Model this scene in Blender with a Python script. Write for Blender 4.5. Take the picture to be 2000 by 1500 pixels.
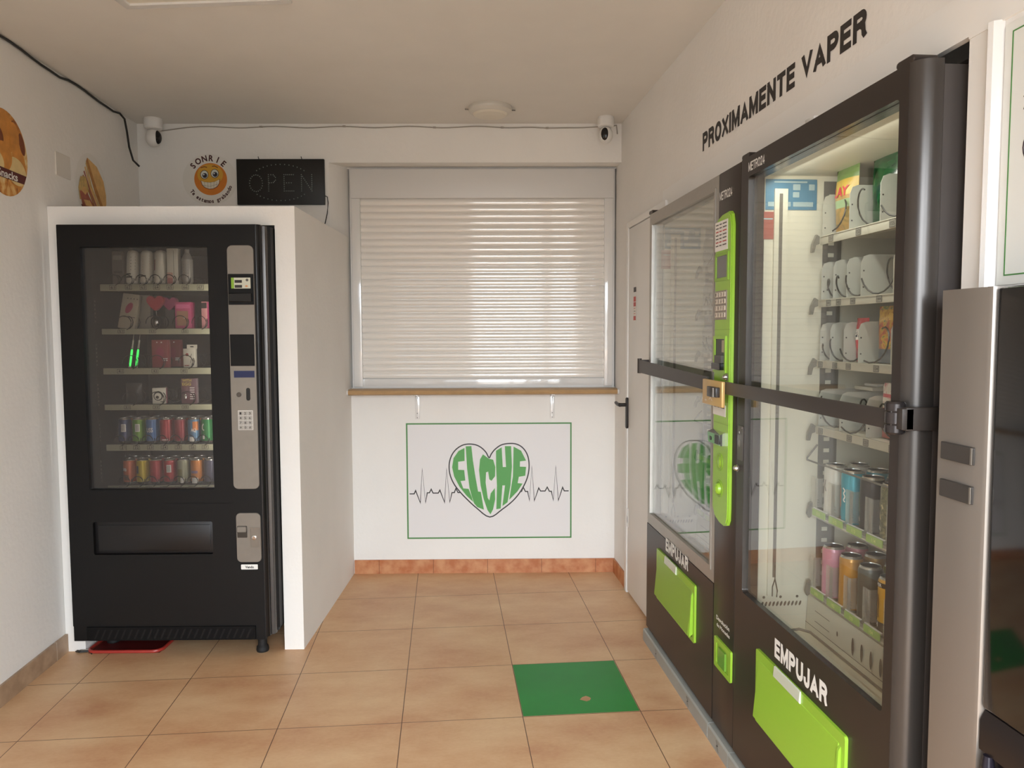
import bpy, bmesh, math, random
from mathutils import Vector, Matrix
random.seed(7)
S = bpy.context.scene
for o in list(bpy.data.objects): bpy.data.objects.remove(o)

# ------------------------------------------------------------------ camera
def make_camera():
    f, yaw, pitch, roll = 1477.876, .0885871, .0659398, -.0038450
    cam = bpy.data.cameras.new('camera'); o = bpy.data.objects.new('camera', cam)
    S.collection.objects.link(o)
    cam.sensor_fit = 'HORIZONTAL'; cam.sensor_width = 36.0; cam.lens = f * 36 / 2000
    cam.clip_start = .02; cam.clip_end = 100
    fw = Vector((math.sin(yaw) * math.cos(pitch), math.cos(yaw) * math.cos(pitch), -math.sin(pitch)))
    r = Vector((math.cos(yaw), -math.sin(yaw), 0)); u = r.cross(fw)
    r2 = r * math.cos(roll) + u * math.sin(roll); u2 = -r * math.sin(roll) + u * math.cos(roll)
    m = Matrix((r2, u2, -fw)).transposed().to_4x4()
    m.translation = Vector((.170974, -4.53544, 1.43305))
    o.matrix_world = m
    S.camera = o
make_camera()
S.view_settings.view_transform = 'Standard'; S.view_settings.look = 'None'
S.view_settings.gamma = 1; S.view_settings.use_curve_mapping = False
S.view_settings.exposure = EXPO = 2.22

# ------------------------------------------------------------------ daylight outside the shop front
w = bpy.data.worlds.new('daylight'); S.world = w; w.use_nodes = True
nt = w.node_tree; nt.nodes.clear()
out = nt.nodes.new('ShaderNodeOutputWorld'); bg = nt.nodes.new('ShaderNodeBackground')
tc = nt.nodes.new('ShaderNodeTexCoord'); sx = nt.nodes.new('ShaderNodeSeparateXYZ')
rp = nt.nodes.new('ShaderNodeValToRGB')
rp.color_ramp.elements[0].position = .47; rp.color_ramp.elements[0].color = (.20, .20, .195, 1)
rp.color_ramp.elements[1].position = .53; rp.color_ramp.elements[1].color = (.90, .985, 1.07, 1)
mm = nt.nodes.new('ShaderNodeMath'); mm.operation = 'MULTIPLY_ADD'; mm.inputs[1].default_value = .5; mm.inputs[2].default_value = .5
nt.links.new(tc.outputs['Generated'], sx.inputs[0]); nt.links.new(sx.outputs['Z'], mm.inputs[0])
nt.links.new(mm.outputs[0], rp.inputs[0]); nt.links.new(rp.outputs[0], bg.inputs[0]); nt.links.new(bg.outputs[0], out.inputs[0])
bg.inputs[1].default_value = SKY = 4.2
def portal(x0, x1, z0, z1, y):
    l = bpy.data.lights.new('shopfront_daylight', 'AREA'); l.shape = 'RECTANGLE'; l.size = x1 - x0; l.size_y = z1 - z0
    l.cycles.is_portal = True
    o = bpy.data.objects.new('shopfront_daylight', l); S.collection.objects.link(o)
    o.location = ((x0 + x1) / 2, y, (z0 + z1) / 2); o.rotation_euler = (math.pi / 2, 0, 0)
portal(-1.32, 1.10, .02, 2.3, -5.22)

# ------------------------------------------------------------------ materials
def lin(c):
    if isinstance(c, str):
        c = [int(c[i:i + 2], 16) / 255 for i in (0, 2, 4)]
        c = [x / 12.92 if x <= .04045 else ((x + .055) / 1.055) ** 2.4 for x in c]
    return (*c[:3], 1)
_M = {}
def mat(name, col, rough=.5, metal=0, spec=.5, bump=0, bscale=60, var=0, vscale=6, emit=0, coat=0, aniso=0):
    if name in _M: return _M[name]
    m = bpy.data.materials.new(name); m.use_nodes = True; _M[name] = m
    n = m.node_tree; b = n.nodes['Principled BSDF']
    c = lin(col)
    b.inputs['Base Color'].default_value = c; b.inputs['Roughness'].default_value = rough
    b.inputs['Metallic'].default_value = metal; b.inputs['Specular IOR Level'].default_value = spec
    if coat: b.inputs['Coat Weight'].default_value = coat; b.inputs['Coat Roughness'].default_value = .08
    if emit: b.inputs['Emission Color'].default_value = c; b.inputs['Emission Strength'].default_value = emit
    t = n.nodes.new('ShaderNodeTexCoord')
    if var:
        ns = n.nodes.new('ShaderNodeTexNoise'); ns.inputs['Scale'].default_value = vscale; ns.inputs['Detail'].default_value = 5
        n.links.new(t.outputs['Object'], ns.inputs['Vector'])
        r = n.nodes.new('ShaderNodeValToRGB')
        r.color_ramp.elements[0].position = .3; r.color_ramp.elements[1].position = .7
        r.color_ramp.elements[0].color = (*[x * (1 - var) for x in c[:3]], 1)
        r.color_ramp.elements[1].color = (*[min(1, x * (1 + var)) for x in c[:3]], 1)
        n.links.new(ns.outputs['Fac'], r.inputs[0]); n.links.new(r.outputs[0], b.inputs['Base Color'])
    if bump:
        nb = n.nodes.new('ShaderNodeTexNoise'); nb.inputs['Scale'].default_value = bscale; nb.inputs['Detail'].default_value = 6
        bp = n.nodes.new('ShaderNodeBump'); bp.inputs['Strength'].default_value = bump; bp.inputs['Distance'].default_value = .004
        n.links.new(t.outputs['Object'], nb.inputs['Vector']); n.links.new(nb.outputs['Fac'], bp.inputs['Height'])
        n.links.new(bp.outputs[0], b.inputs['Normal'])
    return m
def blotch(name, cols, scale=14, rough=.35, dist=1.5, metal=0):
    if name in _M: return _M[name]
    m = bpy.data.materials.new(name); m.use_nodes = True; _M[name] = m
    n = m.node_tree; b = n.nodes['Principled BSDF']; b.inputs['Roughness'].default_value = rough; b.inputs['Metallic'].default_value = metal
    t = n.nodes.new('ShaderNodeTexCoord'); ns = n.nodes.new('ShaderNodeTexNoise')
    ns.inputs['Scale'].default_value = scale; ns.inputs['Detail'].default_value = 3; ns.inputs['Distortion'].default_value = dist
    r = n.nodes.new('ShaderNodeValToRGB'); r.color_ramp.interpolation = 'EASE'
    k = len(cols)
    while len(r.color_ramp.elements) < k: r.color_ramp.elements.new(.5)
    for i, c in enumerate(cols):
        r.color_ramp.elements[i].position = .3 + .4 * i / (k - 1); r.color_ramp.elements[i].color = lin(c)
    n.links.new(t.outputs['Object'], ns.inputs['Vector']); n.links.new(ns.outputs['Fac'], r.inputs[0]); n.links.new(r.outputs[0], b.inputs['Base Color'])
    return m
def glass(name, tint=(1, 1, 1), f0=.045, haze=0, hcol=(.8, .8, .8), rough=0.0):
    m = bpy.data.materials.new(name); m.use_nodes = True; n = m.node_tree; n.nodes.clear()
    o = n.nodes.new('ShaderNodeOutputMaterial'); tr = n.nodes.new('ShaderNodeBsdfTransparent'); tr.inputs[0].default_value = (*tint, 1)
    gl = n.nodes.new('ShaderNodeBsdfGlossy'); gl.inputs['Roughness'].default_value = rough; gl.inputs[0].default_value = (1, 1, 1, 1)
    g = n.nodes.new('ShaderNodeNewGeometry'); d = n.nodes.new('ShaderNodeVectorMath'); d.operation = 'DOT_PRODUCT'
    n.links.new(g.outputs['Normal'], d.inputs[0]); n.links.new(g.outputs['Incoming'], d.inputs[1])
    a = n.nodes.new('ShaderNodeMath'); a.operation = 'ABSOLUTE'; n.links.new(d.outputs['Value'], a.inputs[0])
    s = n.nodes.new('ShaderNodeMath'); s.operation = 'SUBTRACT'; s.inputs[0].default_value = 1; n.links.new(a.outputs[0], s.inputs[1])
    p = n.nodes.new('ShaderNodeMath'); p.operation = 'POWER'; p.inputs[1].default_value = 5; n.links.new(s.outputs[0], p.inputs[0])
    q = n.nodes.new('ShaderNodeMath'); q.operation = 'MULTIPLY_ADD'; q.inputs[1].default_value = 1 - f0; q.inputs[2].default_value = f0
    n.links.new(p.outputs[0], q.inputs[0])
    mx = n.nodes.new('ShaderNodeMixShader'); n.links.new(q.outputs[0], mx.inputs[0])
    base = tr.outputs[0]
    if haze:
        df = n.nodes.new('ShaderNodeBsdfDiffuse'); df.inputs[0].default_value = (*hcol, 1)
        m2 = n.nodes.new('ShaderNodeMixShader'); m2.inputs[0].default_value = haze
        n.links.new(tr.outputs[0], m2.inputs[1]); n.links.new(df.outputs[0], m2.inputs[2]); base = m2.outputs[0]
    n.links.new(base, mx.inputs[1]); n.links.new(gl.outputs[0], mx.inputs[2]); n.links.new(mx.outputs[0], o.inputs[0])
    return m
def floor_material():
    m = bpy.data.materials.new('terracotta_tiles'); m.use_nodes = True; n = m.node_tree; b = n.nodes['Principled BSDF']
    t = n.nodes.new('ShaderNodeTexCoord'); br = n.nodes.new('ShaderNodeTexBrick')
    br.offset = 0; br.squash = 1
    br.inputs['Scale'].default_value = 1; br.inputs['Brick Width'].default_value = .45; br.inputs['Row Height'].default_value = .45
    br.inputs['Mortar Size'].default_value = .0016; br.inputs['Mortar Smooth'].default_value = .2; br.inputs['Bias'].default_value = 0
    br.inputs['Color1'].default_value = (.42, .42, .42, 1); br.inputs['Color2'].default_value = (.58, .58, .58, 1); br.inputs['Mortar'].default_value = (0, 0, 0, 1)
    n.links.new(t.outputs['Object'], br.inputs['Vector'])
    mp = n.nodes.new('ShaderNodeMapping'); mp.inputs['Scale'].default_value = (1, 1.7, 1); n.links.new(t.outputs['Object'], mp.inputs[0])
    n1 = n.nodes.new('ShaderNodeTexNoise'); n1.inputs['Scale'].default_value = 2.4; n1.inputs['Detail'].default_value = 7; n1.inputs['Roughness'].default_value = .62
    n.links.new(mp.outputs[0], n1.inputs['Vector'])
    n2 = n.nodes.new('ShaderNodeTexNoise'); n2.inputs['Scale'].default_value = 60; n2.inputs['Detail'].default_value = 4
    n.links.new(mp.outputs[0], n2.inputs['Vector'])
    ad = n.nodes.new('ShaderNodeMath'); ad.operation = 'MULTIPLY_ADD'; ad.inputs[1].default_value = .16; n.links.new(n2.outputs[0], ad.inputs[0]); n.links.new(n1.outputs[0], ad.inputs[2])
    a2 = n.nodes.new('ShaderNodeMath'); a2.operation = 'MULTIPLY_ADD'; a2.inputs[1].default_value = .28
    n.links.new(br.outputs['Color'], a2.inputs[0]); n.links.new(ad.outputs[0], a2.inputs[2])
    r = n.nodes.new('ShaderNodeValToRGB'); e = r.color_ramp.elements
    e[0].position = .50; e[0].color = lin('C28E68'); e[1].position = .90; e[1].color = lin('DDB990')
    k = e.new(.70); k.color = lin('D1A67D')
    n.links.new(a2.outputs[0], r.inputs[0])
    mx = n.nodes.new('ShaderNodeMixRGB'); mx.inputs[2].default_value = lin('5E3F2C')
    n.links.new(br.outputs['Fac'], mx.inputs[0]); n.links.new(r.outputs[0], mx.inputs[1]); n.links.new(mx.outputs[0], b.inputs['Base Color'])
    rr = n.nodes.new('ShaderNodeMapRange'); rr.inputs[3].default_value = .36; rr.inputs[4].default_value = .55; n.links.new(n1.outputs[0], rr.inputs[0]); n.links.new(rr.outputs[0], b.inputs['Roughness'])
    bp = n.nodes.new('ShaderNodeBump'); bp.inputs['Strength'].default_value = .35; bp.inputs['Distance'].default_value = .002; bp.invert = True
    n.links.new(br.outputs['Fac'], bp.inputs['Height']); n.links.new(bp.outputs[0], b.inputs['Normal'])
    return m
def skirting_material(name, c0, c1, joint, off=0.0, axis='X', width=.31):
    m = bpy.data.materials.new(name); m.use_nodes = True; n = m.node_tree; b = n.nodes['Principled BSDF']; b.inputs['Roughness'].default_value = .45
    t = n.nodes.new('ShaderNodeTexCoord'); sp = n.nodes.new('ShaderNodeSeparateXYZ'); n.links.new(t.outputs['Object'], sp.inputs[0])
    a = n.nodes.new('ShaderNodeMath'); a.operation = 'ADD'; a.inputs[1].default_value = off + 31; n.links.new(sp.outputs[axis], a.inputs[0])
    md = n.nodes.new('ShaderNodeMath'); md.operation = 'MODULO'; md.inputs[1].default_value = width; n.links.new(a.outputs[0], md.inputs[0])
    lt = n.nodes.new('ShaderNodeMath'); lt.operation = 'LESS_THAN'; lt.inputs[1].default_value = .003; n.links.new(md.outputs[0], lt.inputs[0])
    ns = n.nodes.new('ShaderNodeTexNoise'); ns.inputs['Scale'].default_value = 16; ns.inputs['Detail'].default_value = 5; n.links.new(t.outputs['Object'], ns.inputs['Vector'])
    r = n.nodes.new('ShaderNodeValToRGB'); r.color_ramp.elements[0].position = .35; r.color_ramp.elements[1].position = .65
    r.color_ramp.elements[0].color = lin(c0); r.color_ramp.elements[1].color = lin(c1); n.links.new(ns.outputs[0], r.inputs[0])
    mx = n.nodes.new('ShaderNodeMixRGB'); mx.inputs[2].default_value = lin(joint); n.links.new(lt.outputs[0], mx.inputs[0]); n.links.new(r.outputs[0], mx.inputs[1])
    n.links.new(mx.outputs[0], b.inputs['Base Color'])
    return m

WALL = mat('white_plaster', 'ECE8E2', .85, bump=.35, bscale=45, var=.02, vscale=3)
CEIL = mat('ceiling_paint', 'DFDAD2', .9, bump=.15, bscale=30, var=.015)
SMOOTHW = mat('white_panel', 'ECE9E4', .45, var=.01)
PVC = mat('white_aluminium', 'E2DFDB', .07, spec=1.0, coat=.5)
PVCM = mat('white_aluminium_matt', 'D9D6D2', .4)
BLK = mat('black_painted_steel', '0F0E0E', .5, spec=.28, bump=.05, bscale=300)
BLKM = mat('black_plastic', '0C0C0D', .4, spec=.25)
BLKG = mat('black_gloss', '0B0B0D', .08)
BRN = mat('dark_brown_steel', '2D2521', .36, spec=.45)
BRNS = mat('dark_grey_steel_side', '4A4441', .5)
EDGE = mat('dark_satin_edge', '45403C', .25, metal=.4)
ALU = mat('brushed_aluminium', 'A7A29A', .38, metal=.55, var=.03, vscale=40)
STEEL = mat('satin_steel', '8A837A', .45, metal=.5, var=.03, vscale=30)
CHROME = mat('chrome', 'D5D5D5', .12, metal=1)
GRN = mat('lime_green_plastic', '93BE38', .3, spec=.5)
GRND = mat('green_plastic_dark', '86AE34', .35)
GREY = mat('grey_steel_plinth', '9A9A93', .5, bump=.1, bscale=80)
LINER = mat('off_white_liner', 'D6D2C0', .5)
LINEG = mat('grey_slot_channel', '6E6A62', .5)
TRAYM = mat('tray_rail', 'B9B6A6', .4)
COILM = mat('black_coil', '38352F', .4)
COILB = mat('dark_coil', '0E0D0D', .4)
RAIL = mat('pale_shelf_rail', 'A8A890', .5)
TXTW = mat('white_print', 'E8E6E0', .5)
TXTK = mat('black_print', '26201F', .5)
TXTD = mat('grey_print', '55504A', .5)
PAPER = mat('paper', 'E4E0D8', .7)
REDP = mat('red_print', 'B8433C', .5)
WOOD = mat('light_wood', 'B08D62', .4, var=.08, vscale=20)
BRASS = mat('brass', 'C9A668', .38, metal=.2)
GRNP = mat('green_print', '4E9A45', .45)
GRNB = mat('green_border', '4A8442', .5)
CLEARG = glass('clear_glass', (.99, 1.0, .99), .045)
TINTG = glass('tinted_glass', (.74, .72, .70), .04, haze=.03, hcol=(.5, .47, .45))
DIVM = mat('divider_white', 'B4B4AA', .5)
FILMG = glass('film_covered_glass', (.38, .38, .38), .05)
CLEARP = glass('clear_plastic', (.95, .95, .93), .05, haze=.15, hcol=(.75, .74, .70))

# ------------------------------------------------------------------ mesh builder (local frame: X right, Y into depth, Z up)
_tcache = {}
def text_mesh(s, bold):
    key = (s, bold)
    if key in _tcache: return _tcache[key]
    c = bpy.data.curves.new('t', 'FONT'); c.body = s; c.size = 1; c.offset = bold; c.resolution_u = 3; c.fill_mode = 'FRONT'
    o = bpy.data.objects.new('t', c); S.collection.objects.link(o)
    bpy.context.view_layer.update()
    me = o.evaluated_get(bpy.context.evaluated_depsgraph_get()).to_mesh()
    vs = [(v.co.x, v.co.y) for v in me.vertices]; fs = [tuple(p.vertices) for p in me.polygons]
    o.to_mesh_clear() if False else None
    bpy.data.objects.remove(o); bpy.data.curves.remove(c)
    if vs:
        x0 = min(v[0] for v in vs); x1 = max(v[0] for v in vs); y0 = min(v[1] for v in vs); y1 = max(v[1] for v in vs)
        vs = [((v[0] - x0), (v[1] - y0)) for v in vs]; _tcache[key] = (vs, fs, x1 - x0, y1 - y0)
    else: _tcache[key] = ([], [], 1, 1)
    return _tcache[key]
def rrect(x0, x1, z0, z1, r, n=5):
    r = max(1e-5, min(r, (x1 - x0) / 2 - 1e-5, (z1 - z0) / 2 - 1e-5)); p = []
    for cx, cz, a in ((x1 - r, z1 - r, 0), (x0 + r, z1 - r, 90), (x0 + r, z0 + r, 180), (x1 - r, z0 + r, 270)):
        for i in range(n + 1):
            t = math.radians(a + 90 * i / n); p.append((cx + r * math.cos(t), cz + r * math.sin(t)))
    return p
class MB:
    def __init__(s): s.v = []; s.f = []; s.m = []; s.mats = []; s.T = None
    def mi(s, m):
        if m not in s.mats: s.mats.append(m)
        return s.mats.index(m)
    def add(s, vs, fs, m):
        b = len(s.v); k = s.mi(m)
        if s.T is not None: vs = [tuple(s.T @ Vector(v)) for v in vs]
        s.v += [tuple(v) for v in vs]; s.f += [tuple(b + i for i in f) for f in fs]; s.m += [k] * len(fs)
    def poly(s, pts, m): s.add(pts, [tuple(range(len(pts)))], m); return s
    def box(s, x0, x1, y0, y1, z0, z1, m, bev=0):
        if bev:
            bm = bmesh.new(); bmesh.ops.create_cube(bm, size=1)
            for v in bm.verts: v.co = Vector(((x0 + x1) / 2 + v.co.x * (x1 - x0), (y0 + y1) / 2 + v.co.y * (y1 - y0), (z0 + z1) / 2 + v.co.z * (z1 - z0)))
            bmesh.ops.bevel(bm, geom=bm.edges[:], offset=bev, segments=2, affect='EDGES', profile=.5)
            bm.verts.index_update()
            s.add([v.co[:] for v in bm.verts], [[v.index for v in f.verts] for f in bm.faces], m); bm.free()
        else:
            v = [(x, y, z) for x in (x0, x1) for y in (y0, y1) for z in (z0, z1)]
            s.add(v, [(0, 1, 3, 2), (4, 6, 7, 5), (0, 4, 5, 1), (2, 3, 7, 6), (0, 2, 6, 4), (1, 5, 7, 3)], m)
        return s
    def prism(s, pts, ax, a0, a1, m, capm=None):
        n = len(pts)
        def P(p, a): return {'z': (p[0], p[1], a), 'y': (p[0], a, p[1]), 'x': (a, p[0], p[1])}[ax]
        v = [P(p, a0) for p in pts] + [P(p, a1) for p in pts]
        s.add(v, [(i, (i + 1) % n, n + (i + 1) % n, n + i) for i in range(n)], m)
        s.add(v, [tuple(range(n))[::-1], tuple(range(n, 2 * n))], capm or m)
        return s
    def plate(s, x0, x1, z0, z1, y0, y1, r, m, ch=0):
        o = rrect(x0, x1, z0, z1, r); n = len(o)
        i_ = rrect(x0 + ch, x1 - ch, z0 + ch, z1 - ch, max(r - ch, 1e-4)) if ch else o
        yf = y0 + ch
        v = [(p[0], y0, p[1]) for p in i_] + [(p[0], yf, p[1]) for p in o] + [(p[0], y1, p[1]) for p in o]
        f = [tuple(range(n))]
        if ch: f += [(i, (i + 1) % n, n + (i + 1) % n, n + i) for i in range(n)]
        f += [(n + i, n + (i + 1) % n, 2 * n + (i + 1) % n, 2 * n + i) for i in range(n)] + [tuple(range(2 * n, 3 * n))[::-1]]
        s.add(v, f, m); return s
    def ring(s, o, i, y0, y1, m, ro=.002, ri=.002, inm=None):
        A = rrect(*o, ro); B = rrect(*i, ri); n = len(A)
        v = [(p[0], y0, p[1]) for p in A] + [(p[0], y0, p[1]) for p in B] + [(p[0], y1, p[1]) for p in A] + [(p[0], y1, p[1]) for p in B]
        q = lambda a, b: [(a * n + k, a * n + (k + 1) % n, b * n + (k + 1) % n, b * n + k) for k in range(n)]
        s.add(v, q(0, 1) + q(2, 3) + q(0, 2), m); s.add(v, q(1, 3), inm or m); return s
    def disc(s, cx, cz, rx, rz, y, m, n=28, rot=0):
        c, sn = math.cos(rot), math.sin(rot)
        s.poly([(cx + rx * math.cos(t) * c - rz * math.sin(t) * sn, y, cz + rx * math.cos(t) * sn + rz * math.sin(t) * c) for t in [2 * math.pi * k / n for k in range(n)]], m); return s
    def tube(s, path, r, m, n=8, closed=False):
        P = [Vector(p) for p in path]; k = len(P); rings = []; up = Vector((0, 0, 1))
        for i in range(k):
            a = P[i - 1] if (i or closed) else P[i]; b = P[(i + 1) % k] if (i < k - 1 or closed) else P[i]
            d = (b - a).normalized() if (b - a).length > 0 else Vector((0, 0, 1))
            x = d.cross(up)
            if x.length < .05: x = d.cross(Vector((0, 1, 0)))
            x.normalize(); y = d.cross(x)
            rr = r[i] if isinstance(r, (list, tuple)) else r
            rings.append([P[i] + (x * math.cos(t) + y * math.sin(t)) * rr for t in [2 * math.pi * j / n for j in range(n)]])
        v = [p for g in rings for p in g]; f = []
        for i in range(k if closed else k - 1):
            j = (i + 1) % k
            f += [(i * n + q, i * n + (q + 1) % n, j * n + (q + 1) % n, j * n + q) for q in range(n)]
        if not closed: f += [tuple(range(n))[::-1], tuple((k - 1) * n + q for q in range(n))]
        s.add(v, f, m); return s
    def lathe(s, prof, m, cx=0, cy=0, cz=0, n=24, axis='z', mats=None):
        v = []
        for r, h in prof:
            for j in range(n):
                t = 2 * math.pi * j / n; a, b = r * math.cos(t), r * math.sin(t)
                v.append({'z': (cx + a, cy + b, cz + h), 'y': (cx + a, cy + h, cz + b), 'x': (cx + h, cy + a, cz + b)}[axis])
        for i in range(len(prof) - 1):
            s.add(v[i * n:(i + 2) * n], [(q, (q + 1) % n, n + (q + 1) % n, n + q) for q in range(n)], mats[i] if mats else m)
        s.add(v[:n], [tuple(range(n))[::-1]], mats[0] if mats else m); s.add(v[-n:], [tuple(range(n))], mats[-1] if mats else m)
        return s
    def helix(s, cx, cz, R, y0, y1, turns, m, wire=.0023, ph=0, n=22):
        k = int(turns * n); s.tube([(cx + R * math.cos(ph + 2 * math.pi * i / n), y0 + (y1 - y0) * i / k, cz + R * math.sin(ph + 2 * math.pi * i / n)) for i in range(k + 1)], wire, m, 5); return s
    def text(s, st, x0, x1, z0, z1, y, m, bold=.0, fn=None, keep=False):
        vs, fs, w, h = text_mesh(st, bold)
        if not vs: return s
        sx, sz = (x1 - x0) / w, (z1 - z0) / h
        if keep: sx = sz
        if fn is None: fn = lambda x, z: (x, y, z)
        s.add([fn(x0 + a * sx, z0 + b * sz) for a, b in vs], fs, m); return s
    def line(s, pts, wd, y, m, closed=False):
        P = [Vector((p[0], p[1])) for p in pts]; n = len(P); L = []; R = []
        for i in range(n):
            a = P[i - 1] if (i or closed) else None; b = P[(i + 1) % n] if (i < n - 1 or closed) else None
            d1 = (P[i] - a).normalized() if a is not None else (b - P[i]).normalized()
            d2 = (b - P[i]).normalized() if b is not None else d1
            n1 = Vector((-d1.y, d1.x)); n2 = Vector((-d2.y, d2.x)); nn = n1 + n2
            if nn.length < .1: nn = n1
            nn.normalize(); k = wd / 2 / max(.35, nn.dot(n1))
            L.append(P[i] + nn * k); R.append(P[i] - nn * k)
        v = [(p.x, y, p.y) for p in L] + [(p.x, y, p.y) for p in R]
        s.add(v, [(i, (i + 1) % n, n + (i + 1) % n, n + i) for i in range(n if closed else n - 1)], m); return s
    def build(s, name, parent=None, loc=None, rz=0, smooth=True):
        me = bpy.data.meshes.new(name); me.from_pydata([tuple(v) for v in s.v], [], s.f)
        for m in s.mats: me.materials.append(m)
        me.polygons.foreach_set('material_index', s.m)
        if smooth:
            me.polygons.foreach_set('use_smooth', [True] * len(me.polygons))
            me.set_sharp_from_angle(angle=math.radians(32))
        me.update()
        o = bpy.data.objects.new(name, me); S.collection.objects.link(o)
        if parent: o.parent = parent
        if loc: o.location = loc
        o.rotation_euler = (0, 0, rz)
        return o
# block capitals drawn as strokes in a unit box (condensed grotesque lettering)
def _arc(cx, cy, rx, ry, a0, a1, n=8): return [(cx + rx * math.cos(math.radians(a0 + (a1 - a0) * i / n)), cy + ry * math.sin(math.radians(a0 + (a1 - a0) * i / n))) for i in range(n + 1)]
GLY = {
 'P': (.56, [[(0, 0), (0, 1)], [(0, 1), (.6, 1)] + _arc(.6, .74, .4, .26, 80, -80) + [(.6, .48), (0, .48)]]),
 'R': (.60, [[(0, 0), (0, 1)], [(0, 1), (.6, 1)] + _arc(.6, .76, .38, .24, 80, -80) + [(.6, .52), (0, .52)], [(.62, .50), (.86, .38), (.92, .1), (1.0, 0)]]),
 'O': (.66, [_arc(.5, .5, .5, .5, 90, 450, 26)]),
 'X': (.60, [[(0, 0), (1, 1)], [(0, 1), (1, 0)]]),
 'I': (.0, [[(0, 0), (0, 1)]]),
 'M': (.74, [[(0, 0), (0, 1)], [(1, 0), (1, 1)], [(.03, .97), (.5, .06), (.97, .97)]]),
 'A': (.66, [[(0, 0), (.5, 1), (1, 0)], [(.2, .27), (.8, .27)]]),
 'E': (.50, [[(1, 1), (0, 1), (0, 0), (1, 0)], [(0, .52), (.9, .52)]]),
 'N': (.60, [[(0, 0), (0, 1)], [(1, 0), (1, 1)], [(.02, .98), (.98, .02)]]),
 'T': (.56, [[(0, 1), (1, 1)], [(.5, .96), (.5, 0)]]),
 'V': (.62, [[(0, 1), (.5, 0), (1, 1)]]),
 'U': (.60, [[(0, 1), (0, .35)] + _arc(.5, .32, .5, .32, 185, 355, 12) + [(1, .35), (1, 1)]]),
 'J': (.44, [[(1, 1), (1, .3)] + _arc(.5, .28, .5, .28, 0, -180, 12)]),
 'C': (.58, [_arc(.5, .5, .5, .5, 45, 315, 20)]), '2': (.5, [_arc(.5, .74, .46, .26, 170, -20, 10) + [(.9, .55), (0, 0), (1, 0)]]), '4': (.54, [[(1, .25), (0, .25), (.7, 1), (.7, 0)]]),
 ' ': (.10, [])}
def block_text(m, s, x0, x1, z0, z1, y, mt, t=.2, gap=.13):
    H_ = 1.0; tot = sum(GLY[c][0] + t for c in s) + gap * (len(s) - 1)
    sx = (x1 - x0) / tot; sz = (z1 - z0) / H_; x = 0
    for c in s:
        w_, st = GLY[c]
        for q_, P in enumerate(st):
            Q = [Vector((t / 2 + a * w_, t * .45 + b * (1 - t * .9))) for a, b in P]
            if (Q[0] - Q[-1]).length > 1e-4:
                d = (Q[0] - Q[1]).normalized(); Q[0] = Q[0] + d * t * .45
                d = (Q[-1] - Q[-2]).normalized(); Q[-1] = Q[-1] + d * t * .45; cl = False
            else: Q = Q[:-1]; cl = True
            b0 = len(m.v); m.line([(q.x, min(max(q.y, -.0), 1.0) if False else q.y) for q in Q], t, y - .00015 * q_, mt, closed=cl)
            for i in range(b0, len(m.v)):
                vx, vy, vz = m.v[i]; m.v[i] = (x0 + (x + vx) * sx, vy, z0 + min(1.0, max(0.0, vz)) * sz)
        x += w_ + t + gap
def fixn(o):
    bm = bmesh.new(); bm.from_mesh(o.data); bmesh.ops.recalc_face_normals(bm, faces=bm.faces); bm.to_mesh(o.data); bm.free(); return o
def tag(o, label, cat=None, group=None, kind=None):
    if label: o['label'] = label
    if cat: o['category'] = cat
    if group: o['group'] = group
    if kind: o['kind'] = kind
    return o
def empty(name, loc, rz=0):
    o = bpy.data.objects.new(name, None); S.collection.objects.link(o); o.empty_display_size = .1
    o.location = loc; o.rotation_euler = (0, 0, rz); return o
def struct(o, label=None): return tag(o, label, kind='structure')

AB = math.radians(-4.34)                 # the back wall, its niche, the enclosure and the black machine share this angle
U = Vector((math.cos(AB), math.sin(AB), 0)); N = Vector((-math.sin(AB), math.cos(AB), 0))
W0 = Vector((-.383, -.003, 0))           # left foot of the niche's back
BC = Vector((-.481, -1.095, 0))          # front corner of the enclosure
AR = -math.pi / 2                        # things facing left on the right side
def back(x, y, z=0): return tuple(W0 + U * x + N * y + Vector((0, 0, z)))
CZ = 2.615
# ------------------------------------------------------------------ the room
XR = 1.178
FY = -5.20
m = MB(); m.box(-1.9, 2.2, FY - .1, .5, -.12, 0, floor_material()); struct(m.build('floor'))
m = MB(); m.box(-1.9, 2.2, FY - .1, .5, CZ, CZ + .1, CEIL); struct(m.build('ceiling'))
m = MB(); m.prism([(-1.56, FY), (-1.56, -1.12), (-1.527, .15), (-1.75, .15), (-1.75, FY)], 'z', 0, CZ, WALL)
struct(m.build('wall_left'))
# back wall with its shallow niche (local frame of the back wall)
m = MB()
m.prism([(-1.3, .30), (-1.3, -.13), (-.078, -.13), (0, 0), (0, .30)], 'z', 0, 2.40, WALL)
m.box(0, 1.60, 0, .30, 0, 1.118, WALL); m.box(0, 1.60, .0, .30, 2.394, 2.40, WALL)
m.box(0, 1.60, .09, .30, 1.118, 2.394, WALL)
m.box(-1.3, 1.62, -.13, .30, 2.40, CZ, WALL)
struct(m.build('wall_back', loc=W0, rz=AB))
# right wall: far part with the door, beam over the machine bays, fascia strip
m = MB()
m.box(XR, XR + .12, -1.10, .25, 0, CZ, WALL)
m.box(XR, XR + .12, FY, -1.10, 2.085, CZ, WALL)
m.box(XR + .86, XR + .95, -5.3, -1.0, 0, CZ, WALL); m.box(XR + .12, XR + .86, -1.10, -1.02, 0, CZ, WALL)
m.box(XR, XR + .95, FY, -4.55, 0, 2.085, WALL)
m.box(XR + .12, XR + .9, -4.55, -1.1, 2.02, 2.085, WALL)
struct(m.build('wall_right'))
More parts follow.
